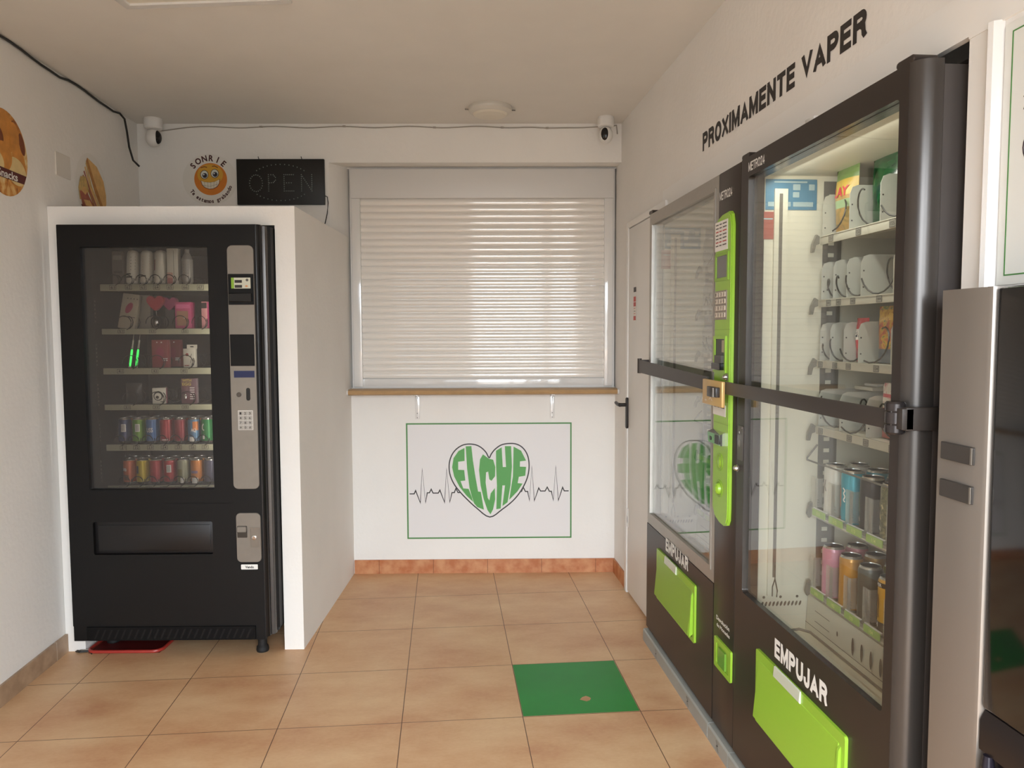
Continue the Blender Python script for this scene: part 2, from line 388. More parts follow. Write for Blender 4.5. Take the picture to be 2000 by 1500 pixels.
# front wall behind the photographer with the wide shop entrance
m = MB()
m.box(-1.75, -1.30, FY - .02, FY + .12, 0, CZ, WALL); m.box(1.10, 2.1, FY - .02, FY + .12, 0, CZ, WALL); m.box(-1.30, 1.10, FY - .02, FY + .12, 2.3, CZ, WALL)
struct(m.build('wall_front'))
m = MB()
for x0, x1 in ((-1.30, -1.25), (-.29, -.25), (.64, .74), (1.04, 1.10)): m.box(x0, x1, FY, FY + .07, 0, 2.3, PVCM)
m.box(-1.30, 1.10, FY, FY + .07, 2.24, 2.3, PVCM); m.box(-1.30, -.25, FY, FY + .07, 0, .08, PVCM)
d = struct(m.build('window_2'), 'white aluminium shop entrance frame')
m = MB(); m.box(-1.25, -.29, FY + .03, FY + .036, .08, 2.24, FILMG); m.build('pane', d)
# skirting
SKB = skirting_material('skirting_back', 'B0683C', 'C98F63', '7C4A2C', off=.04, width=.1083 * 3)
SKL = skirting_material('skirting_left', '9C8168', 'B3977B', 'D2C6B4', off=.265, axis='Y', width=.45)
m = MB(); m.box(0.005, 1.566, -.010, 0, 0, .083, SKB); struct(m.build('baseboard_back', loc=W0, rz=AB))
m = MB(); m.box(XR - .010, XR, -.435, -.135, 0, .083, SKB); struct(m.build('baseboard_right'))
m = MB(); m.prism([(-1.56, FY + .12), (-1.56, -1.3), (-1.557, -1.015), (-1.545, -1.015), (-1.549, -1.3), (-1.549, FY + .12)], 'z', 0, .082, SKL); struct(m.build('baseboard_left'))

# white enclosure around the black machine
m = MB()
m.prism([(0, 0), (-.088, 0), (-.088, 1.10), (.016, 1.10)], 'z', 0, 1.998, WALL)     # right cheek
m.box(-1.078, -.088, 0, 1.0, 1.915, 1.998, WALL)
m.box(-1.078, -.990, 0, .10, 0, 1.915, WALL)
enc = struct(m.build('wall_enclosure', loc=BC, rz=AB), 'white plastered box built around the black vending machine')

# door
dr = MB(); dr.box(XR - .012, XR, -1.18, -.492, .012, 1.995, SMOOTHW, .003)
d = struct(dr.build('door_1'), 'white flush door in the right wall')
m = MB(); m.box(XR - .018, XR, -.492, -.447, 0, 2.03, SMOOTHW, .003); m.box(XR - .018, XR, -1.18, -.492, 1.998, 2.03, SMOOTHW, .003); m.build('door_frame', d)
DH = mat('dark_bronze_handle', '2C2624', .4)
m = MB(); m.T = Matrix.Translation((XR - .012, -.462, 0)) @ Matrix.Rotation(AR, 4, 'Z')
m.plate(.012, .042, .915, 1.085, -.012, .0, .014, DH, .003)
m.tube([(.027, -.010, 1.045), (.027, -.045, 1.045)], .010, DH, 12)
m.tube([(.032, -.045, 1.045), (-.004, -.050, 1.046), (-.055, -.048, 1.050)], [.011, .010, .009], DH, 12)
m.build('door_handle', d)
m = MB(); m.T = Matrix.Translation((XR - .012, -.47, 0)) @ Matrix.Rotation(AR, 4, 'Z')
m.plate(.015, .045, .37, .475, -.003, 0, .004, PVC, .001); m.plate(.024, .034, .395, .43, -.0035, 0, .003, TXTK)
m.build('lock_plate', d)
m = MB(); m.T = Matrix.Translation((XR - .0125, -.60, 0)) @ Matrix.Rotation(AR, 4, 'Z')
m.plate(.0, .055, 1.50, 1.63, -.0006, 0, .001, PAPER)
for z0, z1, mm_ in ((1.60, 1.626, REDP), (1.575, 1.597, REDP), (1.503, 1.525, REDP), (1.65, 1.675, TXTK)): m.plate(.004, .05, z0, z1, -.0012, 0, .001, mm_)
m.line([(.01, 1.565), (.045, 1.565)], .003, -.0013, REDP); m.line([(.01, 1.55), (.045, 1.55)], .003, -.0013, TXTD); m.line([(.01, 1.537), (.045, 1.537)], .003, -.0013, REDP)
tag(m.build('door_sticker'), 'small red and white notice stuck high on the white door', 'sticker')

# roller shutter window in the niche
m = MB()
x0, x1 = .012, 1.558
m.ring((x0, x1, 1.118, 2.394), (x0 + .012, x1 - .012, 1.13, 2.388), -.006, .09, PVCM)
win = struct(m.build('window_1', loc=W0, rz=AB), 'white serving window closed by its roller shutter')
m = MB(); m.box(x0 + .01, x1 - .01, -.030, .075, 2.22, 2.388, PVCM, .004); m.build('shutter_box', win)
for a, b in ((x0 + .012, x0 + .062), (x1 - .062, x1 - .012)):
    m = MB(); m.box(a, b, -.022, .05, 1.125, 2.22, PVC, .003); m.build('guide_rail', win)
m = MB(); pr = []; zz = 1.172; p = .0392
prof = []
k = 27
for i in range(k):
    z0 = zz + i * (2.222 - zz) / k; h = (2.222 - zz) / k
    for j in range(9):
        t = j / 8; prof.append((.002 - .0055 * (1 - (2 * t - 1) ** 2), z0 + h * (.06 + .88 * t)))
    prof.append((.0065, z0 + h * .97)); prof.append((.0065, z0 + h * 1.03))
vs = [(x0 + .055, y, z) for y, z in prof] + [(x1 - .055, y, z) for y, z in prof]; n_ = len(prof)
m.add(vs, [(i, i + 1, n_ + i + 1, n_ + i) for i in range(n_ - 1)], mat('shutter_slat', 'EDE7DF', .07, spec=1.0, coat=1.0))
m.box(x0 + .055, x1 - .055, .012, .02, 1.15, 2.24, PVCM)
m.build('shutter_curtain', win)
m = MB(); m.box(x0 + .058, x1 - .058, -.006, .014, 1.127, 1.172, PVC, .003); m.build('bottom_bar', win)

# wooden ledge
t_ = empty('counter_ledge', back(0, -.002, 1.078), AB); tag(t_, 'narrow light wood ledge with rounded front under the white roller shutter', 'shelf')
m = MB(); m.prism([(-.105, .004), (-.118, .011), (-.122, .021), (-.118, .031), (-.105, .037), (0, .037), (0, .004)], 'x', .006, 1.562, WOOD); m.build('board', t_)
for x0_, x1_ in ((-.006, .006), (1.562, 1.572)):
    m = MB(); m.prism([(-.106, .002), (-.120, .010), (-.125, .021), (-.120, .032), (-.106, .039), (0, .039), (0, .002)], 'x', x0_, x1_, PVC); m.build('end_cap', t_)
for x in (.378, 1.178):
    m = MB(); m.box(x, x + .026, -.004, 0, -.145, .003, PVC, .001); m.box(x, x + .026, -.10, 0, 0, .004, PVC, .001)
    m.box(x + .011, x + .015, -.006, 0, -.145, 0, PVC); m.poly([(x + .013, -.004, -.05), (x + .013, -.06, 0), (x + .013, -.004, 0)], PVC)
    for z in (-.02, -.112, -.138): m.disc(x + .013, z, .003, .003, -.0067, TXTD, 10)
    m.build('bracket', t_)

# beam underside fascia, trims
m = MB(); m.box(XR - .006, XR + .01, -3.136, -1.10, 1.995, 2.083, SMOOTHW); struct(m.build('trim_1'), 'pale strip under the lettered beam above the machines')
m = MB(); m.box(XR - .004, XR + .06, -3.200, -3.136, 1.515, 1.99, SMOOTHW)
m.prism([(XR - .004, -3.196), (XR - .016, -3.200), (XR - .021, -3.208), (XR - .018, -3.218), (XR - .006, -3.224), (XR + .05, -3.224), (XR + .05, -3.196)], 'z', 1.515, 1.992, PVC)
struct(m.build('trim_2'), 'white corner post between the near tall machine and the menu board')
m = MB(); m.box(XR, XR + .06, -4.55, -3.224, 1.515, 2.083, SMOOTHW); m.box(XR - .006, XR, -4.55, -3.136, 1.99, 2.083, SMOOTHW)
struct(m.build('trim_3'), 'white boarding above the silver machine')

# lettering on the beam
m = MB(); block_text(m, 'PROXIMAMENTE VAPER', .0, 1.150, .0, .070, 0, TXTK, t=.25, gap=.10)
tag(m.build('wall_lettering', loc=(XR - .0008, -1.618, 2.137), rz=AR, smooth=False), 'black capital lettering PROXIMAMENTE VAPER stuck on the beam above the tall machines', 'lettering')

# ceiling lamp
t_ = empty('ceiling_lamp', (.420, -.505, CZ)); tag(t_, 'round white ceiling lamp near the back wall', 'lamp')
m = MB(); m.lathe([(.112, 0), (.114, -.012), (.112, -.022), (.098, -.034), (.094, -.036)], mat('lamp_rim', 'CFC9BE', .4), n=40); m.build('rim', t_)
m = MB(); m.lathe([(.094, -.034), (.080, -.044), (.04, -.050), (.001, -.052)], mat('lamp_diffuser', 'DDD5C4', .35), n=40); m.build('diffuser', t_)
for s_ in (-1, 1):
    m = MB(); m.box(*sorted((s_ * .110, s_ * .132)), -.004, .004, -.016, -.011, STEEL); m.build('clip', t_)
# flat light panel seen at the frame's upper left
t_ = empty('light_panel', (-.94, -1.66, CZ), math.radians(-9)); tag(t_, 'white square light panel on the ceiling at the upper left edge', 'lamp')
m = MB(); m.ring((0, .6, -.6, 0), (.03, .57, -.57, -.03), 0, .012, PVC); 
m = MB(); m.T = Matrix.Rotation(math.pi / 2, 4, 'X').inverted()
m.T = Matrix(((1, 0, 0, 0), (0, 0, 1, 0), (0, 1, 0, 0), (0, 0, 0, 1)))
m.ring((0, .6, -.6, 0), (.028, .572, -.572, -.028), -.028, 0, PVC); m.build('rim', t_)
m = MB(); m.box(.028, .572, -.572, -.028, -.020, -.004, mat('lamp_diffuser', 'DDD5C4', .35)); m.build('diffuser', t_)

# security cameras
def seccam(loc, yaw, label, sc=1):
    t = empty('security_camera', loc, yaw); tag(t, label, 'camera', 'white dome security cameras')
    W = mat('white_plastic', 'E2DFDA', .35); m = MB()
    m.lathe([(.044 * sc, 0), (.046 * sc, -.01), (.046 * sc, -.045 * sc), (.042 * sc, -.052 * sc), (.03, -.056 * sc)], W, n=32); m.build('mount', t)
    m = MB(); R = .040 * sc; cz = -.098 * sc
    m.lathe([(R * math.sin(a), cz + R * 1.18 * math.cos(a)) for a in [math.pi * i / 16 for i in range(1, 16)]], W, n=32); h = m.build('head', t)
    m = MB(); K = mat('black_lens', '120E10', .08)
    # curved black face following the head
    vs = []; rows = 14; cols_ = 9
    for i in range(rows + 1):
        v = -1 + 2 * i / rows; hw = .5 * math.sqrt(max(0, 1 - abs(v) ** 2.6))
        for j in range(cols_ + 1):
            a = hw * (-1 + 2 * j / cols_); e = v * .82
            vs.append((R * 1.03 * math.sin(a) * math.cos(e), -R * 1.03 * math.cos(a) * math.cos(e), cz + R * 1.2 * math.sin(e)))
    c1 = cols_ + 1
    m.add(vs, [(i * c1 + j, i * c1 + j + 1, (i + 1) * c1 + j + 1, (i + 1) * c1 + j) for i in range(rows) for j in range(cols_)], K)
    m.build('lens', h)
    return t
seccam((-1.405, -.155, CZ), math.radians(62), 'white dome security camera in the left ceiling corner, black face turned right', 1.05)
seccam((1.062, -.37, CZ), math.radians(-22), 'white dome security camera in the right ceiling corner, black face to the left', .98)

# cables
CK = mat('black_cable', '1F1C19', .5); CG = mat('grey_cable', 'A39B90', .55)
def onleft(y): return -1.56 if y < -1.12 else -1.56 + (y + 1.12) * .033 / 1.27
P = []
for i in range(40):
    y = -3.2 + i * (2.92 / 39); P.append((onleft(y) + .009, y, CZ - .012 - .006 * math.sin(i * .9) - (.006 if i % 7 == 3 else 0)))
P += [(-1.517, -.25, CZ - .03), (-1.513, -.235, CZ - .09), (-1.510, -.22, CZ - .17), (-1.50, -.20, CZ - .235), (-1.478, -.175, CZ - .262)]
m = MB(); m.tube(P, .0055, CK, 7); tag(m.build('black_cable'), 'black cable run along the left edge of the ceiling and down the corner', 'cable')
m = MB(); P = []
for i in range(60):
    x = -1.04 + i * (2.49 / 59); z = -.020 - .004 * math.sin(i * .7) - .010 * math.exp(-((i - 52) / 2.) ** 2) - .02 * math.exp(-(i / 2.5) ** 2)
    P.append((x, -.134, CZ + z))
m.tube(P, .0032, CG, 6)
for i in (14, 25, 37, 46, 52): m.box(P[i][0] - .008, P[i][0] + .008, -.142, -.131, P[i][2] - .004, P[i][2] + .004, CG)
m.tube([(1.50, -.136, CZ - .02), (1.545, -.14, CZ - .012), (1.55, -.14, CZ - .06)], .004, CG, 6)
tag(m.build('grey_cable', loc=W0, rz=AB), 'thin grey cable clipped along the top of the back wall', 'cable')

# blank plate on left wall
m = MB(); m.plate(0, .125, 0, .105, -.004, 0, .003, mat('painted_cover', 'DAD4CB', .7), .001)
tag(m.build('cover_plate', loc=(onleft(-.928) + .0002, -.928, 2.152), rz=math.radians(88.5)), 'blank painted cover plate high on the left wall', 'cover plate')

# ------------------------------------------------------------------ food stickers on the left wall
def oval(m, pts, mt, y): m.poly([(a, y, b) for a, b in pts], mt)
PO = blotch('potato_print', ['8A4A1E', 'C98434', 'E0B06A', 'EAD29A'], 10, .45)
PO2 = mat('fried_gold', 'CE8A3C', .5, var=.2, vscale=20); PO3 = mat('pale_potato', 'DFC58A', .5, var=.12, vscale=16); PO4 = mat('dark_crust', '7A3D1C', .5, var=.2, vscale=30)
def clip_oval(rx, rz, k=40): return [(rx * math.cos(2 * math.pi * i / k), rz * math.sin(2 * math.pi * i / k)) for i in range(k)]
DISC = mat('clear_sticker_film', 'E6E2DA', .6)
# snacks oval: centre y=-1.30
t_ = empty('snack_sticker', (-1.5592, -1.315, 2.16), math.radians(90)); tag(t_, 'oval photo sticker of fried potatoes with a dark band reading Snacks', 'sticker')
m = MB(); rx, rz = .165, .170
m.poly([(a, -.0004, b) for a, b in clip_oval(rx, rz)], PO)
def blob(cx, cz, a, b, rot, mt, y, inside=True, k=26):
    P = []
    for i in range(k):
        t = 2 * math.pi * i / k; x = cx + a * math.cos(t) * math.cos(rot) - b * math.sin(t) * math.sin(rot); z = cz + a * math.cos(t) * math.sin(rot) + b * math.sin(t) * math.cos(rot)
        q = math.hypot(x / rx, z / rz)
        if q > .985: x, z = x / q * .985, z / q * .985
        P.append((x, y, z))
    m.poly(P, mt)
blob(.02, .09, .05, .085, .2, PO2, -.0008); blob(.10, -.02, .045, .075, .35, PO2, -.001); blob(-.06, .05, .055, .05, 0, PO4, -.0012)
blob(.075, -.06, .075, .055, -.2, PO3, -.0014); blob(-.02, -.02, .07, .06, .4, PO2, -.0016); blob(.125, .06, .02, .045, .3, PO4, -.0018); blob(-.07, -.05, .06, .05, 0, PO3, -.002)
blob(.07, .075, .035, .06, .1, PO2, -.0021)
band = [(-.150, -.070), (.150, -.103), (.118, -.118)]
BD = mat('maroon_band', '5A2320', .5)
m.poly([(-.154, -.0026, -.057), (.156, -.0026, -.055), (.135, -.0026, -.098), (.10, -.0026, -.135), (-.10, -.0026, -.135), (-.140, -.0026, -.090)][:0] or [(-.148, -.0026, -.060), (.148, -.0026, -.066), (.128, -.0026, -.102), (-.128, -.0026, -.102)], BD)
m.text('Snacks', -.060, .080, -.100, -.068, -.003, TXTW, bold=.02)
m.build('print', t_)
# sandwich oval
t_ = empty('sandwich_sticker', (onleft(-.60) + .0006, -.60, 2.155), math.radians(88.5)); tag(t_, 'oval photo sticker of a stacked toasted sandwich partly behind the enclosure top', 'sticker')
m = MB(); rx, rz = .155, .165
m.poly([(a, -.0004, b) for a, b in clip_oval(rx, rz)], DISC)
BR = mat('toast', 'B07A3E', .6, var=.25, vscale=40); BR2 = mat('toast_light', 'D9AD6C', .6, var=.12, vscale=30); HAM = mat('ham', 'A45A44', .5, var=.2, vscale=25); LET = mat('filling', 'C8A764', .5, var=.25, vscale=40)
m.poly([(-.035, -.0008, .140), (.06, -.0008, .115), (.125, -.0008, .055), (.146, -.0008, -.01), (.146, -.0008, -.055), (.125, -.0008, -.095), (.02, -.0008, .02)], BR2)
m.poly([(-.035, -.001, .140), (-.05, -.001, .118), (.03, -.001, -.02), (.105, -.001, -.108), (.125, -.001, -.095), (.04, -.001, .02)], BR)
for i, mt_ in enumerate((LET, BR2, HAM, BR)): m.line([(-.050 - .012 * i, .112 - .022 * i), (-.005 - .008 * i, .005 - .01 * i), (.095 - .02 * i, -.108)], .012, -.0013 - .0002 * i, mt_)
m.poly([(-.06, -.0024, .045), (-.112, -.0024, .035), (-.135, -.0024, -.02), (-.125, -.0024, -.075), (-.05, -.0024, -.06), (-.035, -.0024, -.01)], LET)
m.poly([(-.125, -.0026, -.035), (-.06, -.0026, -.02), (-.03, -.0026, -.05), (.04, -.0026, -.105), (-.10, -.0026, -.105)], HAM)
m.poly([(-.11, -.0028, -.03), (-.08, -.0028, -.005), (-.045, -.0028, -.02), (-.07, -.0028, -.045)], BR2); m.poly([(-.09, -.0028, -.07), (-.03, -.0028, -.065), (.0, -.0028, -.09), (-.07, -.0028, -.095)], BR2)
m.poly([(-.115, -.0026, -.095), (.12, -.0026, -.10), (.09, -.0026, -.13), (-.09, -.0026, -.13)], BD)
m.build('print', t_)

# ------------------------------------------------------------------ smile sticker and OPEN sign
def arctext(m, s, cx, cz, R, a0, a1, h, y, mt, inner=False, bold=.02):
    n = len(s)
    for i, c in enumerate(s):
        if c == ' ': continue
        a = math.radians(a0 + (a1 - a0) * i / (n - 1)); vs, fs, w, hh = text_mesh(c, bold); _, _, _, H = text_mesh('H', bold)
        k = h / H * 1.0; kx = k * .92
        if inner: up = Vector((-math.cos(a), -math.sin(a)))
        else: up = Vector((math.cos(a), math.sin(a)))
        rt = Vector((up.y, -up.x)); o = Vector((cx + R * math.cos(a), cz + R * math.sin(a)))
        dz = -.27 * h if c == 'g' else 0
        m.add([(o.x + rt.x * (p[0] - w / 2) * kx + up.x * (p[1] * k + dz), y, o.y + rt.y * (p[0] - w / 2) * kx + up.y * (p[1] * k + dz)) for p in vs], fs, mt)
t_ = empty('smile_sticker', back(-.745, -.1305, 2.306), AB); tag(t_, 'round sticker with a grinning yellow face and SONRIE Te estamos grabando', 'sticker')
m = MB(); m.disc(0, 0, .152, .143, -.0004, DISC, 48); m.build('film', t_)
m = MB(); YE = mat('face_orange', 'D67F28', .4, var=.12, vscale=9); YE2 = mat('face_yellow', 'D9A438', .4, var=.08, vscale=9)
m.disc(.005, .003, .092, .089, -.0009, YE, 48); m.disc(.003, .028, .072, .058, -.0012, YE2, 40)
for s_ in (-1, 1):
    ex, ez = .0 + s_ * .029, .028 + (.006 if s_ > 0 else 0)
    m.disc(ex, ez, .023, .025, -.0016, TXTK, 24); m.disc(ex, ez, .020, .022, -.0019, mat('eye_white', 'D9DDD2', .4), 24)
    m.disc(ex + .002, ez - .005, .014, .014, -.0022, mat('eye_blue', '3F4458', .3), 20); m.disc(ex + .003, ez - .006, .007, .008, -.0025, TXTK, 16); m.disc(ex - .003, ez, .004, .004, -.0028, TXTW, 12)
    m.line([(ex - .02, ez + .038), (ex, ez + .044), (ex + .016, ez + .040)] if s_ < 0 else [(ex - .014, ez + .040), (ex, ez + .042), (ex + .018, ez + .033)], .005, -.0016, PO4)
TE = mat('tooth', 'E4DCC8', .4)
mouth = [(-.052, -.004), (-.03, -.012), (0, -.015), (.03, -.010), (.058, .004), (.055, -.02), (.042, -.04), (.02, -.052), (-.005, -.054), (-.03, -.045), (-.045, -.028)]
m.poly([(a, -.0016, b) for a, b in mouth], PO4); m.poly([(a * .93, -.002, -.024 + (b + .024) * .88) for a, b in mouth], TE)
for x in (-.03, -.012, .006, .024, .04): m.line([(x, -.012), (x * .9, -.045)], .0012, -.0023, TXTD)
m.line([(-.045, -.03), (0, -.037), (.048, -.024)], .0012, -.0023, TXTD)
m.build('face', t_)
m = MB(); TXM = mat('maroon_print', '4A2320', .5)
arctext(m, 'SONRIE', 0, 0, .102, 140, 48, .034, -.001, TXM, bold=.035)
arctext(m, 'Te estamos grabando', 0, 0, .130, 213, 340, .022, -.001, TXM, inner=True, bold=.04)
m.build('lettering', t_)

t_ = empty('open_sign', back(-.588, -.133, 2.164), AB); tag(t_, 'black rectangular LED sign board spelling OPEN in unlit dots', 'sign')
m = MB(); m.box(0, .490, -.018, 0, 0, .252, mat('sign_black', '100F0E', .5), .002); m.build('board', t_)
m = MB(); LD = mat('led_off', '8A918C', .25)
def dot(x, z, r=.0030): m.lathe([(r, 0), (r * .9, -.003), (r * .3, -.004)], LD, cx=x, cy=-.018, cz=z, n=6, axis='y')
def dots(pts, d=.0115):
    for a, b in zip(pts, pts[1:]):
        L = math.hypot(b[0] - a[0], b[1] - a[1]); k_ = max(1, round(L / d))
        for i in range(k_): dot(a[0] + (b[0] - a[0]) * i / k_, a[1] + (b[1] - a[1]) * i / k_)
    dot(*pts[-1])
O = [(.108 + .036 * math.cos(t), .118 + .046 * math.sin(t)) for t in [2 * math.pi * i / 20 for i in range(21)]]
dots(O); dots([(.178, .075), (.178, .165), (.205, .165), (.217, .15), (.217, .135), (.205, .122), (.183, .12)])
dots([(.318, .165), (.265, .165), (.265, .12), (.305, .12)]); dots([(.265, .11), (.265, .075), (.318, .075)])
dots([(.362, .075), (.362, .165), (.42, .075), (.42, .165)])
for i in range(44):
    t = 2 * math.pi * i / 44
    if abs(math.sin(t)) > .62: dot(.245 + .175 * math.cos(t), .122 + .100 * math.sin(t))
m.build('led_dots', t_)
for x in (.125, .365):
    m = MB(); m.tube([(x, -.008, .250), (x - .004, -.008, .262), (x - .006, -.004, .268)], .002, CK, 6); m.build('hook', t_)
m = MB(); m.tube([(.488, -.006, .05), (.502, -.006, .045), (.506, -.006, .01), (.500, -.008, -.05), (.488, -.008, -.10), (.47, -.01, -.16)], .0028, CK, 6); m.build('power_cord', t_)

# ------------------------------------------------------------------ heart poster
t_ = empty('heart_poster', back(.322, -.0012, .209), AB); tag(t_, 'white wall poster with a green ELCHE heart on a black heartbeat line, thin green border', 'poster')
PW, PH = .985, .698; sc = PW / 1082
def px(a, b): return ((a - 444) * sc, (905 - b) * PH / 750)
m = MB(); m.plate(0, PW, 0, PH, -.001, 0, .001, mat('poster_white', 'E3DFDD', .5)); m.build('sheet', t_)
m = MB(); m.ring((0, PW, 0, PH), (.0085, PW - .0085, .0085, PH - .0085), -.0016, -.001, GRNB, .001, .001); m.build('border', t_)
H = [(985, 380), (965, 345), (935, 315), (900, 297), (858, 291), (815, 297), (775, 320), (745, 355), (727, 400), (723, 450), (732, 500), (755, 550), (790, 597), (835, 645), (900, 705), (987, 765), (1070, 715), (1140, 660), (1190, 600), (1228, 530), (1245, 465), (1245, 400), (1230, 350), (1200, 312), (1160, 292), (1113, 289), (1065, 298), (1025, 325), (1000, 355)]
def smoothp(P, k=4, closed=True):
    n = len(P); o = []
    for i in range(n):
        p0, p1, p2, p3 = P[i - 1], P[i], P[(i + 1) % n], P[(i + 2) % n]
        for j in range(k):
            t = j / k; o.append(tuple(.5 * (2 * p1[q] + (p2[q] - p0[q]) * t + (2 * p0[q] - 5 * p1[q] + 4 * p2[q] - p3[q]) * t * t + (3 * p1[q] - p0[q] - 3 * p2[q] + p3[q]) * t ** 3) for q in (0, 1)))
    return o
Hs = H[:1] + smoothp(H)[4 - 3:]
beats = [[(462, 611), (492, 611), (502, 590), (532, 670), (546, 450), (566, 668), (578, 605), (592, 605), (604, 582), (616, 607), (650, 607), (661, 588), (691, 668), (706, 450), (725, 666), (740, 605), (755, 605), (766, 578), (780, 605), (792, 605)],
         [(1182, 600), (1197, 600), (1208, 572), (1222, 600), (1237, 600), (1249, 660), (1265, 438), (1281, 660), (1310, 578), (1322, 598), (1352, 598), (1366, 573), (1380, 600), (1393, 600), (1406, 658), (1422, 438), (1439, 660), (1467, 575), (1478, 598), (1507, 598)]]
for b_ in beats:
    m = MB(); m.line([px(*p) for p in b_], .0064, -.0015, TXTK); m.build('heartbeat_line', t_)
m = MB(); m.poly([(*px(*p),) and (px(*p)[0], -.0019, px(*p)[1]) for p in Hs], mat('poster_white', 'E3DFDD', .5)); m.line([px(*p) for p in Hs], .0072, -.0022, TXTK, closed=True); m.build('heart', t_)
E1 = [(825, 315), (785, 335), (752, 380), (742, 440), (755, 500), (790, 568), (835, 625), (885, 672), (850, 580), (815, 577), (798, 530), (829, 527), (822, 458), (783, 456), (783, 405), (825, 400)]
LL = [(832, 305), (870, 303), (880, 400), (895, 500), (912, 598), (930, 600), (950, 718), (905, 700), (880, 670), (855, 575), (840, 450)]
CC = [(945, 357), (985, 386), (1012, 392), (1026, 440), (1024, 500), (1000, 530), (985, 520), (978, 470), (965, 475), (962, 540), (975, 640), (985, 655), (994, 610), (1022, 575), (1024, 650), (1010, 715), (992, 748), (972, 720), (948, 650), (928, 560), (918, 460), (925, 390)]
HH = [(1030, 335), (1068, 312), (1075, 440), (1095, 440), (1088, 305), (1130, 305), (1135, 440), (1125, 560), (1105, 670), (1070, 695), (1088, 560), (1072, 560), (1060, 710), (1030, 715), (1035, 560), (1030, 440)]
E2 = [(1145, 308), (1195, 335), (1228, 400), (1188, 405), (1187, 438), (1228, 440), (1222, 498), (1180, 505), (1172, 545), (1205, 548), (1170, 600), (1115, 655), (1140, 500), (1143, 400)]
m = MB()
for g in (E1, LL, CC, HH, E2):
    m.poly([(px(*p)[0], -.0026, px(*p)[1]) for p in g], GRNP); m.line([px(*p) for p in g], .0014, -.0029, mat('pale_outline', 'CFE0C4', .5), closed=True)
m.build('lettering', t_)

# ------------------------------------------------------------------ floor sticker, tray
m = MB(); GF = mat('green_floor_film', '1C8636', .36, spec=.3, var=.06, vscale=5)
m.add([(.452, -1.353, .0008), (.897, -1.353, .0008), (.897, -1.797, .0008), (.452, -1.797, .0008)], [(0, 1, 2, 3)], GF)
sp_ = [(.69, -1.640), (.705, -1.632), (.715, -1.640), (.722, -1.652), (.715, -1.668), (.70, -1.676), (.688, -1.668), (.676, -1.660), (.682, -1.65)]
m.poly([(a + .01, b - .03, .0012) for a, b in sp_], mat('bare_tile_patch', 'B98E6A', .6))
tag(m.build('floor_sticker'), 'green square film stuck over one floor tile, worn patch near its middle', 'floor sticker')
t_ = empty('plastic_tray', tuple(BC + U * (-.985 + .01) + N * (-.035)), AB); tag(t_, 'flat red plastic tray lying on the floor under the black machine', 'tray')
RT = mat('red_tray_plastic', 'A8352C', .35)
m = MB(); m.box(0.01, .33, .01, .30, 0.001, .004, mat('red_tray_dark', '5E1D1B', .4)); m.build('base', t_)
m = MB(); P = [(a, b, .010) for a, b in rrect(.004, .336, .004, .306, .04, 5)]; m.tube(P, .0075, RT, 8, closed=True); m.build('rim', t_)
m = MB(); 
for i in range(3): m.tube([(-.0, .02 + .01 * i, .004), (.03, .0 + .012 * i, .008), (.06, .02, .004 + .004 * i), (.085, -.005 + .01 * i, .003)], .003, CK if i < 2 else CG, 6)
tag(m.build('loose_cord', loc=tuple(BC + U * (-.985 - .045) + N * (-.03)), rz=AB), 'short tangle of loose cord on the floor by the left foot of the black machine', 'cord')
# ------------------------------------------------------------------ products (all standing at local z = 0, front facing -Y)
def can(loc, rz, label, group, body, R=.0275, Hh=.115, marks=None, lid=True, tilt=0):
    m = MB()
    m.lathe([(R * .72, 0), (R * .80, .003), (R, .012), (R, Hh - .014), (R * .93, Hh - .006), (R * .84, Hh - .001)], body, n=26,
            mats=[ALUC, ALUC, body, body, ALUC])
    if marks: marks(m, R, Hh)
    o = m.build('drink_can'); o.location = loc; o.rotation_euler = (tilt, 0, rz)
    tag(o, label, 'can', group)
    m = MB(); m.lathe([(R * .84, Hh - .001), (R * .86, Hh + .001), (R * .82, Hh + .0015), (R * .78, Hh - .004), (.001, Hh - .004)], ALUC, n=26)
    m.box(-.004, .004, -R * .55, R * .1, Hh - .004, Hh - .0028, ALUC); m.build('lid', o)
    return o
ALUC = mat('can_aluminium', 'C4C4C0', .25, metal=.8)
def wrap(R, off=.0006):                     # maps a flat drawing round a can, x = arc length, 0 faces the viewer
    return lambda x, z: ((R + off) * math.sin(x / R), -(R + off) * math.cos(x / R), z)
def wpatch(m, R, x0, x1, z0, z1, mt, off=.0005, n=8):
    f = wrap(R, off); vs = []
    for i in range(n + 1):
        x = x0 + (x1 - x0) * i / n; vs += [f(x, z0), f(x, z1)]
    m.add(vs, [(2 * i, 2 * i + 2, 2 * i + 3, 2 * i + 1) for i in range(n)], mt)
def wline(m, R, pts, w_, mt, off=.0008):
    f = wrap(R, off)
    for a, b in zip(pts, pts[1:]):
        d = Vector((b[0] - a[0], b[1] - a[1])).normalized(); q = Vector((-d.y, d.x)) * w_ / 2
        m.add([f(a[0] + q.x, a[1] + q.y), f(b[0] + q.x, b[1] + q.y), f(b[0] - q.x, b[1] - q.y), f(a[0] - q.x, a[1] - q.y)], [(0, 1, 2, 3)], mt)
